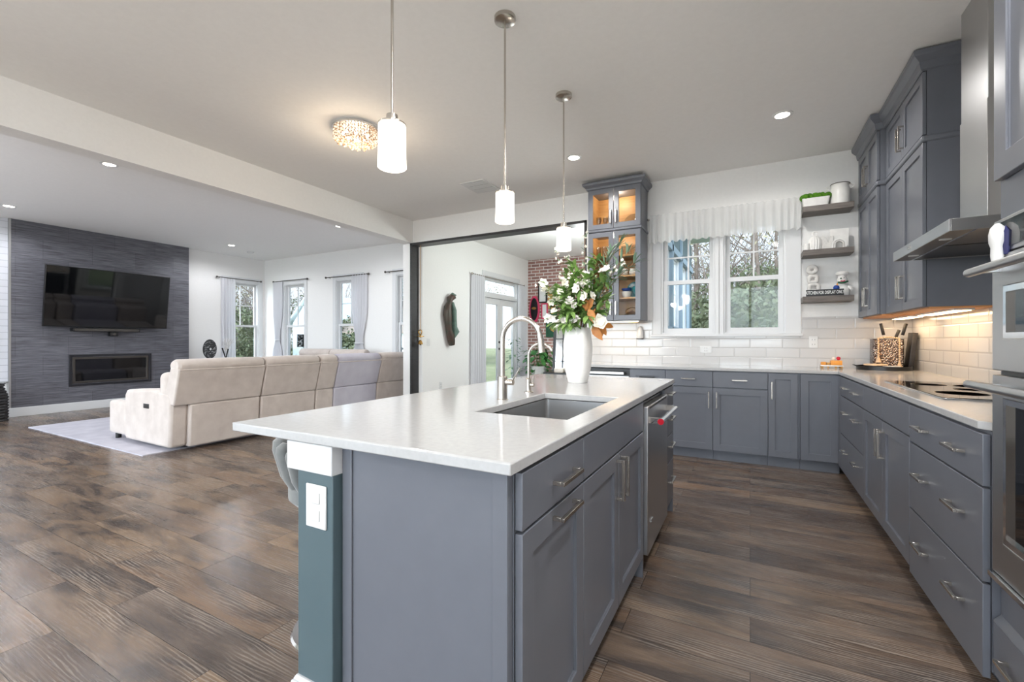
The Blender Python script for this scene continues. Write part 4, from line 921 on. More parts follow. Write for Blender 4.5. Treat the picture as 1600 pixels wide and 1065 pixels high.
MB().lathe([(0, 0), (.03, 0), (.04, .02), (.035, .09), (.02, .14), (.01, .15), (0, .15)], (-1.15, 5.36, 1.20), 20).build('body', 'white', sd)
MB().lathe([(.042, .0), (.042, .008), (.035, .01), (.035, .0)], (-1.15, 5.36, 1.195), 20).build('base_ring', 'darksteel', sd)
MB().box(-1.165, -1.135, 5.39, 5.41, 1.25, 1.28).build('plug', 'white', sd)

# ------------------------------------------------------------------ vase and flowers
VX, VY, VZ = -.974, 2.717, .9145
vase = MB().lathe([(0, 0), (.056, 0), (.060, .006), (.078, .09), (.088, .19), (.087, .25), (.074, .345), (.070, .35), (.066, .345), (.078, .25), (.079, .19), (.05, .02), (0, .02)], (VX, VY, VZ), 36, sq=2.8)
single('tall_vase', vase, 'ceramic', 'tall white ceramic vase of flowers on the island', 'vase')
def bez(a, b, c, n=8): return [a.lerp(b, i/n).lerp(b.lerp(c, i/n), i/n) for i in range(n+1)]
def leaf(mb, p, d, up, ln, wd, fold=.15, curl=.25):
    d = d.normalized(); s = d.cross(up)
    if s.length < .01: s = d.cross(Vector((1, 0, 0)))
    s.normalize(); nn = s.cross(d).normalized(); rows = []
    for i, (t_, w_) in enumerate(((0, .05), (.22, .75), (.5, 1), (.78, .62), (1, .03))):
        q = p+d*ln*t_-nn*curl*ln*t_*t_; rows.append([q-s*wd*w_/2+nn*fold*wd*w_, q, q+s*wd*w_/2+nn*fold*wd*w_])
    mb.ring(rows, closed=False, caps=False)
def blossom(mb, p, r, n, d, rnd, cup=.5):
    d = d.normalized(); s = d.orthogonal().normalized(); b = d.cross(s)
    for i in range(n):
        a = 2*PI*i/n+rnd.uniform(-.2, .2); o = (s*math.cos(a)+b*math.sin(a)); leaf(mb, p, (o+d*cup), d, r*rnd.uniform(.85, 1.1), r*.8, .1, -.1)
frnd = random.Random(21)
def stem(kind, tip, label, group=None, r=.0022, start=None):
    tip = Vector(tip); a = frnd.uniform(0, 2*PI); s0 = Vector((VX+.03*math.cos(a), VY+.03*math.sin(a), VZ+.06))
    mouth = Vector((VX, VY, VZ+.36))+Vector((tip.x-VX, tip.y-VY, 0)).normalized()*.045
    mid = mouth.lerp(tip, .45)+Vector((0, 0, .05+.1*(tip.z-mouth.z)))
    path = bez(s0, mouth.lerp(s0, .3), mouth, 4)[:-1]+bez(mouth, mid, tip, 9)
    t_ = thing({'leafy': 'leafy_spray', 'olive': 'olive_spray', 'twig': 'blossom_twig', 'flower': 'white_flower_stem', 'magnolia': 'magnolia_stem', 'rust': 'rust_leaf_stem'}[kind], label, 'flower', (VX, VY, VZ+.03), 0, group)
    MB().tube(path, [r*(1.3-.7*i/len(path)) for i in range(len(path))], 6).build('stem', 'twig', t_)
    n = len(path); lm = MB(); fm = MB()
    def at(k_): k_ = max(0, min(n-1.001, k_)); i = int(k_); return path[i].lerp(path[i+1], k_-i), (path[i+1]-path[i]).normalized()
    if kind in ('leafy', 'olive'):
        cnt = 26 if kind == 'leafy' else 30
        for i in range(cnt):
            p, d = at(5+(n-5)*(i/cnt)**.8); o = Vector((frnd.gauss(0, 1), frnd.gauss(0, 1), frnd.gauss(.2, .8))).normalized()
            ln, wd = (frnd.uniform(.055, .09), frnd.uniform(.027, .04)) if kind == 'leafy' else (frnd.uniform(.06, .10), frnd.uniform(.010, .016))
            leaf(lm, p, d*(.5 if kind == 'leafy' else .8)+o*.8, Vector((0, 0, 1)), ln, wd)
        lm.build('leaves', 'leaf' if kind == 'leafy' else 'leaf2', t_)
    elif kind == 'twig':
        for i in range(17):
            p, d = at(6+(n-6)*i/17); o = Vector((frnd.gauss(0, 1), frnd.gauss(0, 1), frnd.gauss(.3, 1))).normalized(); blossom(fm, p+o*.012, .015, 5, o, frnd)
        fm.build('blossoms', 'petal', t_)
        for i in range(5):
            p, d = at(6+(n-6)*i/5); leaf(lm, p, d+Vector((frnd.uniform(-1, 1), frnd.uniform(-1, 1), .3)), Vector((0, 0, 1)), .04, .016)
        lm.build('leaves', 'leaf2', t_)
    elif kind == 'flower':
        for i in range(3):
            p, d = at(n-1-i*1.3); o = Vector((frnd.gauss(0, .6), -abs(frnd.gauss(.5, .5)), frnd.gauss(.3, .5))).normalized(); blossom(fm, p+o*.01*i*2, frnd.uniform(.03, .04), 6, o, frnd, .45); blossom(fm, p+o*.014*i*2, .02, 5, o, frnd, .9)
        fm.build('blooms', 'petal' if frnd.random() < .75 else 'petal2', t_)
        for i in range(8):
            p, d = at(5+(n-5)*i/9); leaf(lm, p, d+Vector((frnd.uniform(-1, 1), frnd.uniform(-1, 1), .3)), Vector((0, 0, 1)), .06, .024)
        lm.build('leaves', 'leaf', t_)
    elif kind == 'magnolia':
        p, d = at(n-1); o = Vector((.2, -.8, .1)).normalized(); blossom(fm, p, .065, 6, o, frnd, .8); blossom(fm, p+o*.01, .05, 5, o, frnd, 1.2); fm.build('bloom', 'petal', t_)
        for i in range(4): leaf(lm, p, Vector((frnd.uniform(-1, 1), .2, frnd.uniform(-1, .3))), Vector((0, -1, 0)), .09, .04)
        lm.build('leaves', 'leaf3', t_)
    else:
        for i in range(5):
            p, d = at(n-1-i*.9); leaf(lm, p, Vector((frnd.uniform(-.3, .8), -.3, (-1 if i < 2 else .7))), Vector((0, -1, 0)), .095, .05)
        lm.build('leaves', 'leaf3', t_)
    return t_
def FP(px, py, dy=0):     # spot for a tip, on the arrangement's own plane (metres)
    return (VX+(px-901)*.0043, VY+dy, 1.185+(531-py)*.00411)
g1 = 'leafy green sprays in the island vase'; l1 = 'leafy green spray in the full middle of the island flower arrangement'
for px, py, dy in [(872, 470, -.06), (900, 432, .0), (885, 490, -.10), (930, 455, -.05), (912, 475, -.12), (945, 470, .0), (880, 425, .05), (915, 415, .04), (950, 440, -.05), (862, 455, 0), (925, 495, -.1), (897, 505, -.12), (938, 425, .05), (908, 450, -.1), (870, 505, -.06), (892, 465, -.13), (902, 488, -.15), (885, 455, -.12), (925, 440, -.1), (940, 490, -.08), (878, 488, .05), (920, 470, .06), (932, 408, .0), (895, 415, -.02)]:
    stem('leafy', FP(px, py, dy), l1, g1)
g2 = 'grey-green olive sprays in the island vase'
for px, py, dy in [(975, 402, 0), (962, 385, .03), (985, 420, -.03), (950, 395, .04), (968, 430, -.04)]: stem('olive', FP(px, py, dy), 'grey-green olive spray arching out to the right of the island arrangement', g2)
stem('twig', FP(912, 366, 0), 'blossoming twig standing tallest in the island arrangement')
stem('twig', FP(866, 386, 0), 'blossoming twig leaning up and left toward the middle pendant')
stem('twig', FP(838, 442, -.02), 'blossoming twig reaching furthest left of the island arrangement')
stem('twig', FP(972, 415, -.04), 'blossoming twig leaning right in front of the glass cabinet')
stem('twig', FP(884, 400, .0), 'short blossoming twig in the upper middle of the island arrangement')
g3 = 'white flower stems in the island vase'
for px, py, dy in [(852, 440, -.06), (885, 440, -.12), (920, 435, -.08), (925, 462, -.12), (868, 470, -.1), (862, 498, -.08), (905, 505, -.14), (950, 428, -.08), (880, 512, -.12), (903, 478, -.16), (915, 450, -.13)]:
    stem('flower', FP(px, py, dy), 'white flower stem among the green leaves of the island arrangement', g3)
stem('magnolia', FP(941, 505, -.07), 'large white magnolia bloom low on the right of the vase')
stem('rust', FP(926, 485, -.1), 'rust-brown magnolia leaves at the right of the arrangement', None)
stem('rust', FP(930, 512, -.06), 'drooping rust-brown leaf hanging over the vase rim', None)

# ------------------------------------------------------------------ lights in the ceiling
def pendant(y, label):
    x = -1.25; t_ = thing('pendant_light', label, 'pendant light', (x, y, C), 0, 'pendants over the island')
    MB().lathe([(0, 0), (.062, 0), (.062, -.022), (.055, -.027), (0, -.027)], (x, y, C), 28).build('canopy', 'nickel', t_)
    MB().tube([(x, y, C-.02), (x, y, 2.05)], .0055, 10).build('rod', 'nickel', t_)
    MB().lathe([(0, .03), (.022, .03), (.024, 0), (.024, -.004), (.054, -.006), (.054, -.012), (0, -.012)], (x, y, 2.045), 28).build('socket_cap', 'nickel', t_)
    MB().lathe([(.045, .0), (.053, -.003), (.054, -.10), (.056, -.165), (.052, -.168), (.051, -.1), (.05, -.01)], (x, y, 2.033), 32).build('shade', 'shade', t_)
    lamp('pendant_bulb', 'POINT', (x, y, 1.84), 8, (1, .95, .90), shadow_soft_size=.05)
pendant(1.33, 'nearest pendant light over the island, its canopy out of view')
pendant(2.25, 'middle pendant light over the island')
pendant(3.17, 'farthest pendant light, hanging above the flowers')
def downlight(x, y, z, label, power=26, color=(1, .975, .95), soft=.06):
    t_ = thing('recessed_light', label, 'ceiling light', (x, y, z), 0, 'recessed ceiling lights')
    MB().lathe([(.052, 0), (.078, 0), (.078, -.004), (.056, -.006), (.052, -.003)], (x, y, z), 28).build('trim_ring', 'white', t_)
    MB().lathe([(0, -.001), (.054, -.001), (.054, -.004), (0, -.004)], (x, y, z), 24).build('lens', 'lamp', t_)
    lamp('downlight', 'SPOT', (x, y, z-.02), power, color, spot_size=math.radians(168), spot_blend=.5, shadow_soft_size=soft)
downlight(.235, 4.31, C, 'recessed light at the right, above the aisle near the windows', 30)
downlight(-1.59, 4.31, C, 'recessed light right of the farthest pendant rod', 40)
downlight(-6.0, 2.15, C, 'recessed light just past the beam on the left', 46, (.93, .95, 1))
downlight(-9.1, 2.16, C, 'recessed light at the far left near the dark fireplace wall', 46, (.93, .95, 1))
downlight(-9.0, 5.12, C, 'recessed light right of the fireplace top near the corner', 46, (.93, .95, 1))
downlight(-5.93, 5.09, C, 'recessed light mostly hidden past the far end of the beam', 46, (.93, .95, 1))
for x, y, pw_ in ((.45, 1.2, 85), (.45, -.4, 50), (-3.0, -.4, 22), (-.6, -1.8, 45), (-3.4, -1.8, 35)):  # unseen spots added out of view to light the kitchen and aisle
    lamp('downlight', 'SPOT', (x, y, C-.02), pw_, (1, .98, .96), spot_size=math.radians(168), spot_blend=.5, shadow_soft_size=.08)
for x, y in ((-6.0, -1.2), (-9.1, -1.2)):  # more added spots out of view, brightening the living room
    lamp('downlight', 'SPOT', (x, y, C-.02), 70, (.93, .95, 1), spot_size=math.radians(168), spot_blend=.5, shadow_soft_size=.08)
sm = thing('smoke_detector', 'white smoke detector on the living room ceiling beside a recessed light', 'smoke detector', (-9.3, 5.68, C))
MB().lathe([(0, 0), (.065, 0), (.065, -.02), (.05, -.035), (0, -.038)], (-9.3, 5.68, C), 24).build('housing', 'white', sm)
vt = thing('ceiling_vent', 'white slatted air vent in the kitchen ceiling', 'vent', (-2.88, 4.58, C))
MB().frame(-3.05, -2.72, 4.38, 4.78, 0, 0, .02).bm.free()
v = MB().box(-3.05, -2.72, 4.38, 4.405, C-.008, C).box(-3.05, -2.72, 4.755, 4.78, C-.008, C).box(-3.05, -3.025, 4.405, 4.755, C-.008, C).box(-2.745, -2.72, 4.405, 4.755, C-.008, C)
v.build('frame', 'white', vt); MB().box(-3.025, -2.745, 4.405, 4.755, C-.001, C+.0).build('backing', 'gap', vt)
for i in range(3):
    sl_ = MB()
    for k_ in range(5):
        y = 4.415+i*.117+k_*.0225; sl_.box(-3.025, -2.745, y, y+.014, C-.009, C-.005)
    sl_.build('louvre', 'white', vt)
CFX, CFY = -3.06, 2.81
cf = thing('crystal_flush_light', 'round crystal flush-mount ceiling light glowing warm', 'ceiling light', (CFX, CFY, C))
cx_, cy_ = CFX, CFY
MB().lathe([(0, 0), (.19, 0), (.2, -.01), (.2, -.03), (.19, -.032), (0, -.02)], (cx_, cy_, C), 40).build('rim', 'chrome', cf)
for i in range(8):
    a = 2*PI*i/8; MB().sphere((cx_+.1*math.cos(a), cy_+.1*math.sin(a), C-.06), .02, 10).build('bulb', 'shade', cf)
MB().sphere((cx_, cy_, C-.06), .022, 10).build('bulb', 'shade', cf)
crn = random.Random(8)
cm = MB()
for rr_, n_ in ((.185, 46), (.165, 40)):
    for i in range(n_):
        a = 2*PI*i/n_; x, y = cx_+rr_*math.cos(a), cy_+rr_*math.sin(a)
        for k_ in range(3): cm.lathe([(0, .012), (.008, .003), (.008, -.003), (0, -.014)], (x, y, C-.045-.027*k_), 5, smooth=False)
cm.build('crystal_curtain', 'crystal', cf)['kind'] = 'stuff'
cm = MB()
for i in range(150):
    a = crn.uniform(0, 2*PI); r_ = .175*math.sqrt(crn.random()); cm.lathe([(0, .012), (.010, .003), (.010, -.003), (0, -.014)], (cx_+r_*math.cos(a), cy_+r_*math.sin(a), C-.115-crn.uniform(0, .01)), 5, smooth=False)
cm.build('crystal_pendants', 'crystal', cf)['kind'] = 'stuff'
lamp('crystal_bulb', 'POINT', (cx_, cy_, C-.24), 7, (1, .8, .58), shadow_soft_size=.12)
lamp('crystal_bulb', 'POINT', (cx_, cy_-.0, C-.05), 2.0, (1, .72, .45), shadow_soft_size=.2)
for x, y in ((-8.6, .2), (-6.6, .4)): lamp('living_fill', 'POINT', (x, y, 2.1), 17, (.88, .90, 1), shadow_soft_size=.6)  # unseen fill lamps added to lift the living room ceiling and walls
lamp('rear_fill', 'POINT', (-3.4, -1.0, 2.1), 30, (1, .98, .97), shadow_soft_size=.4)  # unseen fill added for more light on the ceiling
lamp('rear_fill', 'POINT', (-1.6, -2.2, 2.3), 28, (1, .96, .92), shadow_soft_size=.15)  # second unseen fill, added further behind the camera
# unseen fill lamp added to brighten the sunroom
lamp('sunroom_fill', 'POINT', (-2.2, 6.9, 2.1), 62, (.93, 1, .98), shadow_soft_size=.3)

# ------------------------------------------------------------------ living room
tv = thing('television', 'large black flat-screen television tilted on the dark tiled wall', 'television', (-9.9, 3.55, 1.4))
A = TR(-9.86, 2.70, 1.40) @ Matrix.Rotation(.14, 4, 'Y')
MB(A).box(-.04, 0, 0, 1.70, 0, .985, .006).build('housing', 'black', tv)
MB(A).box(0, .002, .012, 1.688, .02, .973).build('screen', 'blackgloss', tv)
MB().box(-10.0, -9.85, 3.35, 3.75, 1.75, 1.95).build('wall_mount', 'black', tv)
sb = thing('soundbar', 'black soundbar mounted just below the television', 'soundbar', (-9.93, 3.55, 1.36))
MB().box(-9.999, -9.86, 3.06, 3.98, 1.33, 1.385, .01).build('body', 'black', sb); MB().box(-9.859, -9.857, 3.08, 3.96, 1.337, 1.378).build('grille', 'darksteel', sb)
cmr = thing('webcam', 'small black camera box hanging under the soundbar', 'camera', (-9.93, 3.6, 1.27))
MB().box(-9.999, -9.90, 3.56, 3.68, 1.25, 1.325, .008).build('housing', 'black', cmr); 
mb = MB(TR(-9.9, 3.62, 1.288) @ Matrix.Rotation(PI/2, 4, 'Y')); mb.lathe([(.0, .004), (.02, .004), (.024, 0), (.02, 0)], (0, 0, 0), 16); mb.build('lens', 'darksteel', cmr)
fp = thing('linear_fireplace', 'wide low glass-fronted fireplace insert in the dark tile', 'fireplace', (-10, 3.63, .4))
A = TR(-10.0, 3.05, .41) @ RZ(PI/2)     # local x along +y, y into wall
MB(A).frame(0, 1.155, 0, .53, -.02, .0, .035).build('outer_frame', 'gunmetal', fp, bev=.003)
MB(A).frame(.045, 1.11, .045, .485, -.014, .0, .035).build('inner_frame', 'darksteel', fp, bev=.003)
MB(A).box(.082, 1.073, -.008, -.002, .082, .448).build('glass_front', 'blackgloss', fp)
# rug and sofa
single('area_rug', MB().box(-8.6, -5.45, 2.22, 5.3, .0005, .012), 'rug', 'pale grey area rug under the sectional sofa', 'rug')
def section(label, y0, y1, m='suede', arm=False, h=.985, head=True):
    w_ = y1-y0; t_ = thing('sofa_section', label, 'sofa', (-5.15, y0, 0), PI/2, 'recliner sections of the big sofa')
    A = WM[t_.name]; g = .006; s0 = .0
    u0 = g+(.16 if arm else 0)
    # lower back skirt and upper back shell, seen from behind (local y runs toward the seat)
    MB(A).prism([(.14, .04), (.11, .50), (.30, .50), (.32, .04)], u0, w_-g, 'x').build('skirt', m, t_, bev=.02)
    MB(A).prism([(.105, .50), (.0, .87), (.03, .90), (.17, .90), (.34, .50)], g, w_-g, 'x').build('back_shell', m, t_, bev=.015)
    MB(A).tube([(g+.01, .0, .872), (w_-g-.01, .0, .872)], .007, 8).build('piping', 'suede', t_)
    hr = MB(A)
    n_ = 16; R = []
    for u, k_ in ((g+.005, .75), (g+.03, .96), (w_/2, 1.0), (w_-g-.03, .96), (w_-g-.005, .75)):
        R.append([(u, .10+.105*math.cos(2*PI*i/n_)*k_, .915+.072*math.sin(2*PI*i/n_)*k_) for i in range(n_)])
    hr.ring(R); hr.build('head_roll', m, t_)
    MB(A).box(g, w_-g, .22, .42, .42, .84, .06).build('back_cushion', m, t_)
    MB(A).box(u0, w_-g, .34, 1.05, .08, .30, .03).build('base', m, t_)
    MB(A).box(u0, w_-g, .36, 1.08, .29, .46, .05).build('seat_cushion', m, t_)
    MB(A).box(u0+.01, w_-g-.01, 1.085, 1.14, .08, .42, .025).build('footrest', m, t_)
    for u in (u0+.06, w_-.07): 
        for v_ in (.36, 1.0): MB(A).lathe([(.028, 0), (.028, .08), (0, .08)], (u, v_, .0125), 10).build('leg', 'black', t_)
    if arm:
        MB(A).prism([(.18, .05), (.15, .55), (.2, .62), (.55, .655), (1.12, .62), (1.17, .56), (1.17, .06)], 0, .17, 'x').build('armrest', m, t_, bev=.03)
        a_ = CH(t_)[-1]; MB(A).box(-.004, .002, .60, .72, .44, .49, .002).build('control_plate', 'black', a_)
        MB(A).box(.02, .16, 1.17, 1.62, .08, .47, .04).box(.16, w_-g, 1.145, 1.62, .08, .47, .04).build('chaise_foot', m, t_)
        MB(A).lathe([(.03, 0), (.03, .08), (0, .08)], (.09, 1.55, .0125), 10).build('leg', 'black', t_)
    return t_
section('beige recliner section at the near end of the sofa, with an armrest', 2.40, 3.34, arm=True)
section('beige recliner section second along the sofa back from the near arm', 3.34, 4.12)
section('narrow beige console section in the middle of the sofa back', 4.12, 4.42)
section('recliner section coloured paler as if lit by the window, left of the white wall end', 4.42, 5.26, m='suede_lit')
section('beige corner section of the sofa half hidden by the white wall end', 5.26, 5.90)
def far_section(label, x0, x1):
    t_ = thing('sofa_section', label, 'sofa', (x1, 6.15, 0), PI, 'recliner sections of the big sofa'); A = WM[t_.name]; w_ = x1-x0
    MB(A).prism([(.11, .06), (.0, .87), (.03, .90), (.17, .90), (.34, .5), (.34, .06)], .006, w_-.006, 'x').build('back_shell', 'suede', t_, bev=.015)
    hr = MB(A); n_ = 14; hr.ring([[(u, .10+.105*math.cos(2*PI*i/n_)*k_, .93+.085*math.sin(2*PI*i/n_)*k_) for i in range(n_)] for u, k_ in ((.01, .75), (.04, .97), (w_-.04, .97), (w_-.01, .75))]); hr.build('head_roll', 'suede', t_)
    MB(A).box(.006, w_-.006, .22, .42, .42, .84, .06).build('back_cushion', 'suede', t_); MB(A).box(.006, w_-.006, .36, .8, .1, .46, .05).build('seat_cushion', 'suede', t_)
    MB(A).lathe([(.03, 0), (.03, .1), (0, .1)], (.1, .6, 0), 10).build('leg', 'black', t_); MB(A).lathe([(.03, 0), (.03, .1), (0, .1)], (w_-.1, .6, 0), 10).build('leg', 'black', t_)
far_section('far sofa section against the window wall, left one', -8.15, -7.25)
far_section('far sofa section against the window wall, right one', -7.25, -6.3)
# side table with a record-like disc clock and dried stems
stb = thing('console_table', 'small white console table in the living room corner by the window', 'table', (-9.75, 5.3, 0))
MB().box(-10.0, -9.5, 4.98, 5.6, .76, .79).build('tabletop', 'white', stb, bev=.003)
for x in (-9.97, -9.53):
    for y in (5.01, 5.57): MB().box(x-.02, x+.02, y-.02, y+.02, 0, .76).build('leg', 'white', stb)
dc = thing('disc_ornament', 'round black patterned disc ornament standing on the console table', 'ornament', (-9.7, 5.08, .79))
mb = MB(TR(-9.72, 5.10, 1.0) @ RZ(.45) @ Matrix.Rotation(PI/2, 4, 'Y')); mb.lathe([(0, -.006), (.195, -.006), (.2, 0), (.195, .006), (0, .006)], (0, 0, 0), 40); mb.build('disc', 'record', dc)
mb = MB(TR(-9.712, 5.104, 1.0) @ RZ(.45) @ Matrix.Rotation(PI/2, 4, 'Y')); mb.lathe([(0, 0), (.025, 0), (.025, .004), (0, .004)], (0, 0, .004), 20)
rn = random.Random(4)
for i in range(60):
    r_ = rn.uniform(.05, .17); a0 = rn.uniform(0, 2*PI); a1 = a0+rn.uniform(.1, .4); mb.tube([(r_*math.cos(a0+(a1-a0)*k_/4), (r_+.01*k_)*math.sin(a0+(a1-a0)*k_/4), .003) for k_ in range(5)], .0018, 4)
mb.build('inlay', 'white', dc); MB().box(-9.78, -9.66, 5.04, 5.16, .79, .805).build('stand', 'black', dc)
dv = thing('bud_vase', 'slim dark V-shaped vase of dried grass beside the disc ornament', 'vase', (-9.7, 5.4, .79))
MB().tube([(-9.7, 5.40, .79), (-9.7, 5.33, 1.02)], [.01, .014], 8).tube([(-9.7, 5.40, .79), (-9.7, 5.45, 1.0)], [.01, .014], 8).lathe([(0, 0), (.03, 0), (.03, .008), (0, .008)], (-9.7, 5.40, .7905), 12).build('body', 'black', dv)
gr = MB()
for i in range(34):
    a = rn.uniform(-.09, .16); gr.tube([(-9.7, 5.40, .95), (-9.7+rn.uniform(-.06, .06), 5.40+a*.6, 1.08), (-9.7+rn.uniform(-.1, .1), 5.40+a, 1.13+rn.uniform(0, .1))], [.0015, .0015, .003], 4)
gr.build('dried_grass', 'matteceramic', dv)['kind'] = 'stuff'
bs = thing('wicker_floor_vase', 'dark woven floor vase at the left edge beside the fireplace', 'vase', (-9.72, 2.2, 0))
mb = MB(); R = []
for i in range(60):
    z = .54*i/59; base = .13-.06*max(0, (z-.36)/.18)+(.03*max(0, (z-.5)/.04)); r_ = base+.008*math.sin(z*150); R.append([(-9.72+r_*(1+.03*math.cos(12*a))*math.cos(a), 2.17+r_*(1+.03*math.cos(12*a))*math.sin(a), z) for a in [2*PI*j/48 for j in range(48)]])
mb.ring(R); mb.build('body', 'blackwood', bs); MB().lathe([(.098, .535), (.105, .54), (.1, .55), (.08, .55), (.08, .4)], (-9.72, 2.17, 0), 32).build('rim', 'black', bs)

# curtains: local x along the wall, y toward the room is negative
def curtain(label, loc, rz, w_, z0, z1, folds=6, tie=None, side=1, m='curtain', flare=0, group=None):
    t_ = thing('curtain', label, 'curtain', loc, rz, group); A = WM[t_.name]; mb = MB(A); nx_, nz = folds*10, 22; F = []; B = []
    for j in range(nz+1):
        z = z1+(z0-z1)*j/nz; k_ = 1; sh = 0
        if tie: 
            dz = z-tie
            k_ = 1-.55*math.exp(-(dz/(.16 if dz < 0 else .42))**2); sh = 0
        else: k_ = 1+flare*j/nz
        fr = []; bk = []
        for i in range(nx_+1):
            u = i/nx_; x = (w_/2+(u-.5)*w_*k_)+sh*side; y = -.055+.024*math.sin(2*PI*folds*u+.4*math.sin(j*.3))*(1 if j else .6)
            fr.append((x, y, z)); bk.append((x, y+.003, z))
        F.append(fr); B.append(bk)
    mb.ring(F, closed=False, caps=False).ring(B, closed=False, caps=False); mb.build('cloth', m, t_)
    if tie: MB(A).lathe([(w_*.25, 0), (w_*.27, .012), (w_*.25, .03)], (w_/2, -.055, tie-.01), 16, sy=.55).build('tieback', m, t_)
    return t_
def rod(label, loc, rz, w_, m='darksteel'):
    t_ = thing('curtain_rod', label, 'curtain rod', loc, rz); A = WM[t_.name]
    MB(A).tube([(0, -.06, 0), (w_, -.06, 0)], .009, 8).build('pole', m, t_)
    for u in (.06, w_-.06): MB(A).tube([(u, -.06, 0), (u, 0, -.01)], .006, 6).build('bracket', m, t_)
    for u in (-.01, w_+.01): MB(A).sphere((u, -.06, 0), .022, 12).build('finial', m, t_)
rod('dark curtain rod over the left-wall living room window', (-10.1, 5.42, 2.54), PI/2, .95)
curtain('sheer curtain at the left-wall living room window', (-10.1, 5.50, 0), PI/2, .30, .03, 2.53, 5)
rod('dark curtain rod over the far window closest to the corner', (-9.66, 6.5, 2.52), 0, 1.15)
curtain('tied-back sheer curtain hanging in the living room corner', (-9.70, 6.5, 0), 0, .34, .03, 2.51, 5, tie=1.18)
rod('dark curtain rod over the middle far window', (-7.9, 6.5, 2.50), 0, 1.22)
curtain('tied-back curtain on the right of the middle far window', (-7.16, 6.5, 0), 0, .44, .03, 2.52, 6, tie=1.12)
rod('dark curtain rod over the far window beside the white wall end', (-6.22, 6.5, 2.50), 0, 1.15)
rod('silver curtain rod over the french doors in the sunroom', (-4.6, 6.93, 2.42), PI/2, 2.12, 'nickel')
curtain('white curtain left of the french doors', (-4.6, 6.93, 0), PI/2, .42, .03, 2.44, 6, flare=.18)
curtain('white curtain right of the french doors by the brick wall', (-4.6, 8.80, 0), PI/2, .40, .03, 2.44, 6, flare=.1)

# ------------------------------------------------------------------ sunroom
sc_ = thing('seahorse_sculpture', 'bronze and verdigris seahorse-like wall sculpture in the sunroom', 'sculpture', (-4.5, 6.25, 1.1))
A = TR(-4.525, 6.25, 1.53)
MB(A).tube([(0, .02, .45), (0, .04, .40), (0, -.04, .36), (0, -.05, .30), (0, -.10, .22), (0, -.11, .08), (0, -.09, -.06), (0, -.07, -.18), (0, -.02, -.28), (0, .0, -.36), (0, .02, -.43)], [.03, .06, .055, .045, .065, .075, .06, .055, .07, .065, .05], 12).build('body', 'sculpt', sc_)
MB(A).tube([(.015, .0, .30), (.015, .04, .16), (.015, .06, .0), (.015, .07, -.12), (.015, .10, -.2), (.015, .05, -.30)], [.035, .06, .05, .05, .075, .03], 12, flat=.8).tube([(.02, .0, .44), (.02, .1, .43)], [.03, .015], 8).build('mantle', 'verdigris', sc_)
bc = thing('hanging_bell', 'brass bell ornament hanging on a long cord in the opening', 'bell', (-4.58, 5.5, 2.66))
MB().tube([(-4.58, 5.5, 2.668), (-4.58, 5.5, 1.34)], .004, 6).build('cord', 'tan', bc)
MB().tube([(-4.58+.03*math.cos(a), 5.5, 1.31+.035*math.sin(a)) for a in [2*PI*i/16 for i in range(17)]], .008, 8).box(-4.65, -4.51, 5.495, 5.505, 1.235, 1.25).lathe([(.008, 0), (.012, .03), (.02, .06)], (-4.58, 5.5, 1.22), 12).build('bracket', 'gold', bc)
MB().lathe([(.045, 0), (.035, .02), (.025, .05), (.008, .065), (0, .066)], (-4.58, 5.5, 1.12), 16).sphere((-4.58, 5.5, 1.115), .012, 8).build('bell', 'gold', bc)
# art on the brick wall
def on_brick(name, label, x, z, w_, h_, m, cat, inner=None, d=.03, poly=None):
    t_ = thing(name, label, cat, (x, 9.4, z-h_/2)); 
    if poly: MB().prism([(x+a*w_/2, z+b*h_/2) for a, b in poly], 9.4-d, 9.399, 'y').build('board', m, t_, bev=.004)
    else: MB().frame(x-w_/2, x+w_/2, z-h_/2, z+h_/2, 9.4-d, 9.399, .03).build('frame', m, t_, bev=.003)
    if inner: MB().box(x-w_/2+.028, x+w_/2-.028, 9.38-.004, 9.39, z-h_/2+.028, z+h_/2-.028).build('picture', inner, t_)
    return t_
ell = [(math.cos(2*PI*i/24), math.sin(2*PI*i/24)*(1 if abs(math.sin(2*PI*i/24)) < .8 else 1)) for i in range(24)]
on_brick('lantern_mirror', 'narrow black lantern-shaped mirror high on the brick wall', -4.22, 2.3, .22, .52, 'black', 'mirror', 'white')
a = on_brick('painted_mask', 'oval black mask with pink border on the brick wall', -4.42, 1.9, .26, .62, 'pink', 'mask', None, .04, ell)
MB().prism([(-4.42+.09*p_[0], 1.9+.26*p_[1]) for p_ in ell], 9.345, 9.36, 'y').build('face', 'record', a); MB().prism([(-4.42+.06*p_[0], 1.92+.03*p_[1]) for p_ in ell], 9.338, 9.345, 'y').build('eyes', 'gold', a)
on_brick('small_relief', 'small red and white floral relief beside the painted mask', -4.17, 1.85, .16, .36, 'pink', 'relief', 'white', .03)
on_brick('tan_plaque', 'tan wooden plaque on the brick wall behind the flowers', -3.98, 2.15, .2, .5, 'tan', 'plaque', 'tan')
on_brick('small_green_frame', 'small green frame above the square green one', -3.95, 1.88, .17, .26, 'green_frame', 'picture frame', 'gold')
a = on_brick('green_picture_frame', 'square green picture frame with gold picture on the brick wall', -3.92, 1.46, .42, .42, 'green_frame', 'picture frame', 'green_frame', .04)
MB().prism([(-3.92+.1*p_[0], 1.45+.08*p_[1]) for p_ in ell], 9.36, 9.38, 'y').build('motif', 'gold', a)
pp = thing('pothos_plant', 'leafy green pothos in front of the brick wall', 'plant', (-3.86, 8.4, 0))
MB().lathe([(0, 0), (.14, 0), (.18, .3), (.17, .3), (.1, .28), (0, .28)], (-3.86, 8.4, .35), 24).build('pot', 'ceramic', pp)
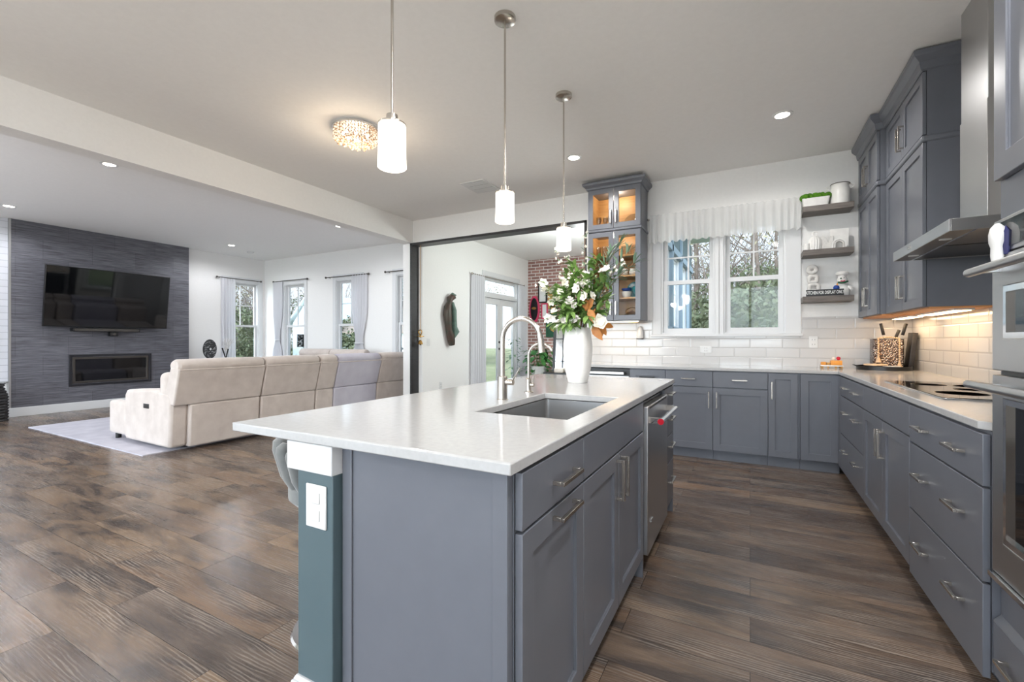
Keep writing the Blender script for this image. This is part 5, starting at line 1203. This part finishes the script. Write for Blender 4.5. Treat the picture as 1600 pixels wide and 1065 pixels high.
MB().lathe([(0, 0), (.16, 0), (.14, .02), (.03, .04), (.03, .32), (.15, .345), (0, .349)], (-3.86, 8.4, 0), 20).build('stand', 'blackwood', pp)
lv = MB(); vn = MB(); pr = random.Random(12)
for i in range(120):
    a = pr.uniform(0, 2*PI); r_ = pr.uniform(.05, .4); z = .68+pr.uniform(-.25, .38)*(1-.3*r_/.4); p_ = Vector((-3.86+r_*math.cos(a), 8.4+r_*math.sin(a)*.8, z))
    d_ = Vector((math.cos(a), math.sin(a), pr.uniform(-.8, .3))); leaf(lv, p_, d_, Vector((0, 0, 1)), pr.uniform(.11, .17), pr.uniform(.08, .13), .1, .3)
    if i % 4 == 0: vn.tube([(-3.86, 8.4, .62), ((p_.x-3.86)/2, (p_.y+8.4)/2, max(z, .62)+.1), tuple(p_)], .004, 5)
lv.build('leaves', 'pothos', pp); vn.build('vines', 'pothos', pp)
sp = thing('spindly_plant', 'pale trailing plant near the french doors beside the pothos', 'plant', (-4.36, 8.2, 0))
lv = MB()
for i in range(40):
    a = pr.uniform(0, 2*PI); r_ = pr.uniform(.03, .16); leaf(lv, Vector((-4.36+r_*math.cos(a), 8.2+r_*math.sin(a), .75+pr.uniform(-.3, .5))), Vector((math.cos(a), math.sin(a), pr.uniform(-.6, .6))), Vector((0, 0, 1)), .09, .05)
lv.build('leaves', 'leaf2', sp); MB().tube([(-4.36, 8.2, 0.3), (-4.36, 8.2, 1.2)], .008, 6).build('stem', 'leaf2', sp); MB().lathe([(0, 0), (.1, 0), (.13, .32), (.1, .3), (0, .3)], (-4.36, 8.2, 0), 20).build('pot', 'ceramic', sp)
lm_ = thing('leaning_mirror', 'tall black-framed leaning mirror behind the vase in the sunroom', 'mirror', (-2.85, 7.2, 0), .0)
A = TR(-3.13, 7.35, 0) @ RX(-.09)
MB(A).frame(0, .55, .02, 1.6, -.03, .0, .05).build('frame', 'blackwood', lm_, bev=.003); MB(A).box(.045, .505, -.018, -.012, .065, 1.555).build('mirror_glass', 'chrome', lm_)
mn = MB(A)
for x in (.18, .35): mn.box(x, x+.02, -.03, -.018, .07, 1.55)
for z in (.4, .8, 1.2): mn.box(.05, .5, -.03, -.018, z, z+.015)
mn.build('mullions', 'black', lm_)
dcab = thing('sideboard', 'dark low sideboard in the sunroom behind the island vase', 'sideboard', (-2.6, 6.9, 0))
MB().box(-3.0, -2.15, 6.75, 7.1, .08, .62).build('body', 'blackwood', dcab, bev=.004); MB().box(-3.02, -2.13, 6.73, 7.12, .62, .65).build('top', 'black', dcab, bev=.004)
for x in (-2.97, -2.22):
    for y in (6.78, 7.03): MB().box(x, x+.04, y, y+.04, 0, .08).build('leg', 'black', dcab)
single('ceramic_jar', MB().lathe([(0, 0), (.05, 0), (.07, .05), (.06, .11), (.03, .14), (0, .15)], (-2.62, 6.86, .655), 20), 'ceramic', 'small white jar on the dark sideboard just left of the vase', 'jar')
single('stack_box', MB().box(-2.85, -2.70, 6.8, 6.95, .651, .72, .004), 'cream', 'small cream box on the dark sideboard in the sunroom', 'box')

# ------------------------------------------------------------------ bar stool at the near end of the island
st_ = thing('bar_stool', 'grey velvet tub bar stool on a round chrome base behind the teal post', 'stool', (-1.50, 1.30, 0), 0)
sx_, sy_ = -1.50, 1.30
MB().lathe([(0, 0), (.19, 0), (.192, .006), (.185, .014), (.10, .022), (.04, .035), (.03, .06), (0, .06)], (sx_, sy_, 0), 40).build('base', 'chrome', st_)
MB().tube([(sx_, sy_, .05), (sx_, sy_, .52)], .026, 16).tube([(sx_, sy_, .34), (sx_, sy_, .345)], .03, 16).build('pole', 'chrome', st_)
MB().tube([(sx_+.05, sy_, .27), (sx_+.15, sy_-.09, .27), (sx_+.19, sy_, .27), (sx_+.15, sy_+.09, .27), (sx_+.05, sy_, .27)], .008, 8).build('foot_ring', 'chrome', st_)
MB().lathe([(0, 0), (.17, 0), (.2, .03), (.2, .08), (.17, .1), (0, .105)], (sx_, sy_, .53), 28).build('seat', 'velvet', st_)
bk = MB(); n_ = 13
for i in range(n_):
    a = PI/2-.35+(PI+.7)*i/(n_-1); x, y = sx_+.195*math.cos(a), sy_+.195*math.sin(a); h_ = .84-.10*abs(i-(n_-1)/2)/(n_/2)
    tx_, ty_ = math.cos(a)*.03, math.sin(a)*.03
    bk.tube([(x-tx_*3.2, y-ty_*3.2, .55), (x-tx_*1.2, y-ty_*1.2, .585), (x+tx_*.1, y+ty_*.1, .66), (x+tx_*.9, y+ty_*.9, .76), (x+tx_*.9, y+ty_*.9, h_-.01), (x+tx_*.6, y+ty_*.6, h_+.01)], [.016, .026, .031, .034, .032, .018], 10)
bk.build('backrest', 'velvet', st_)
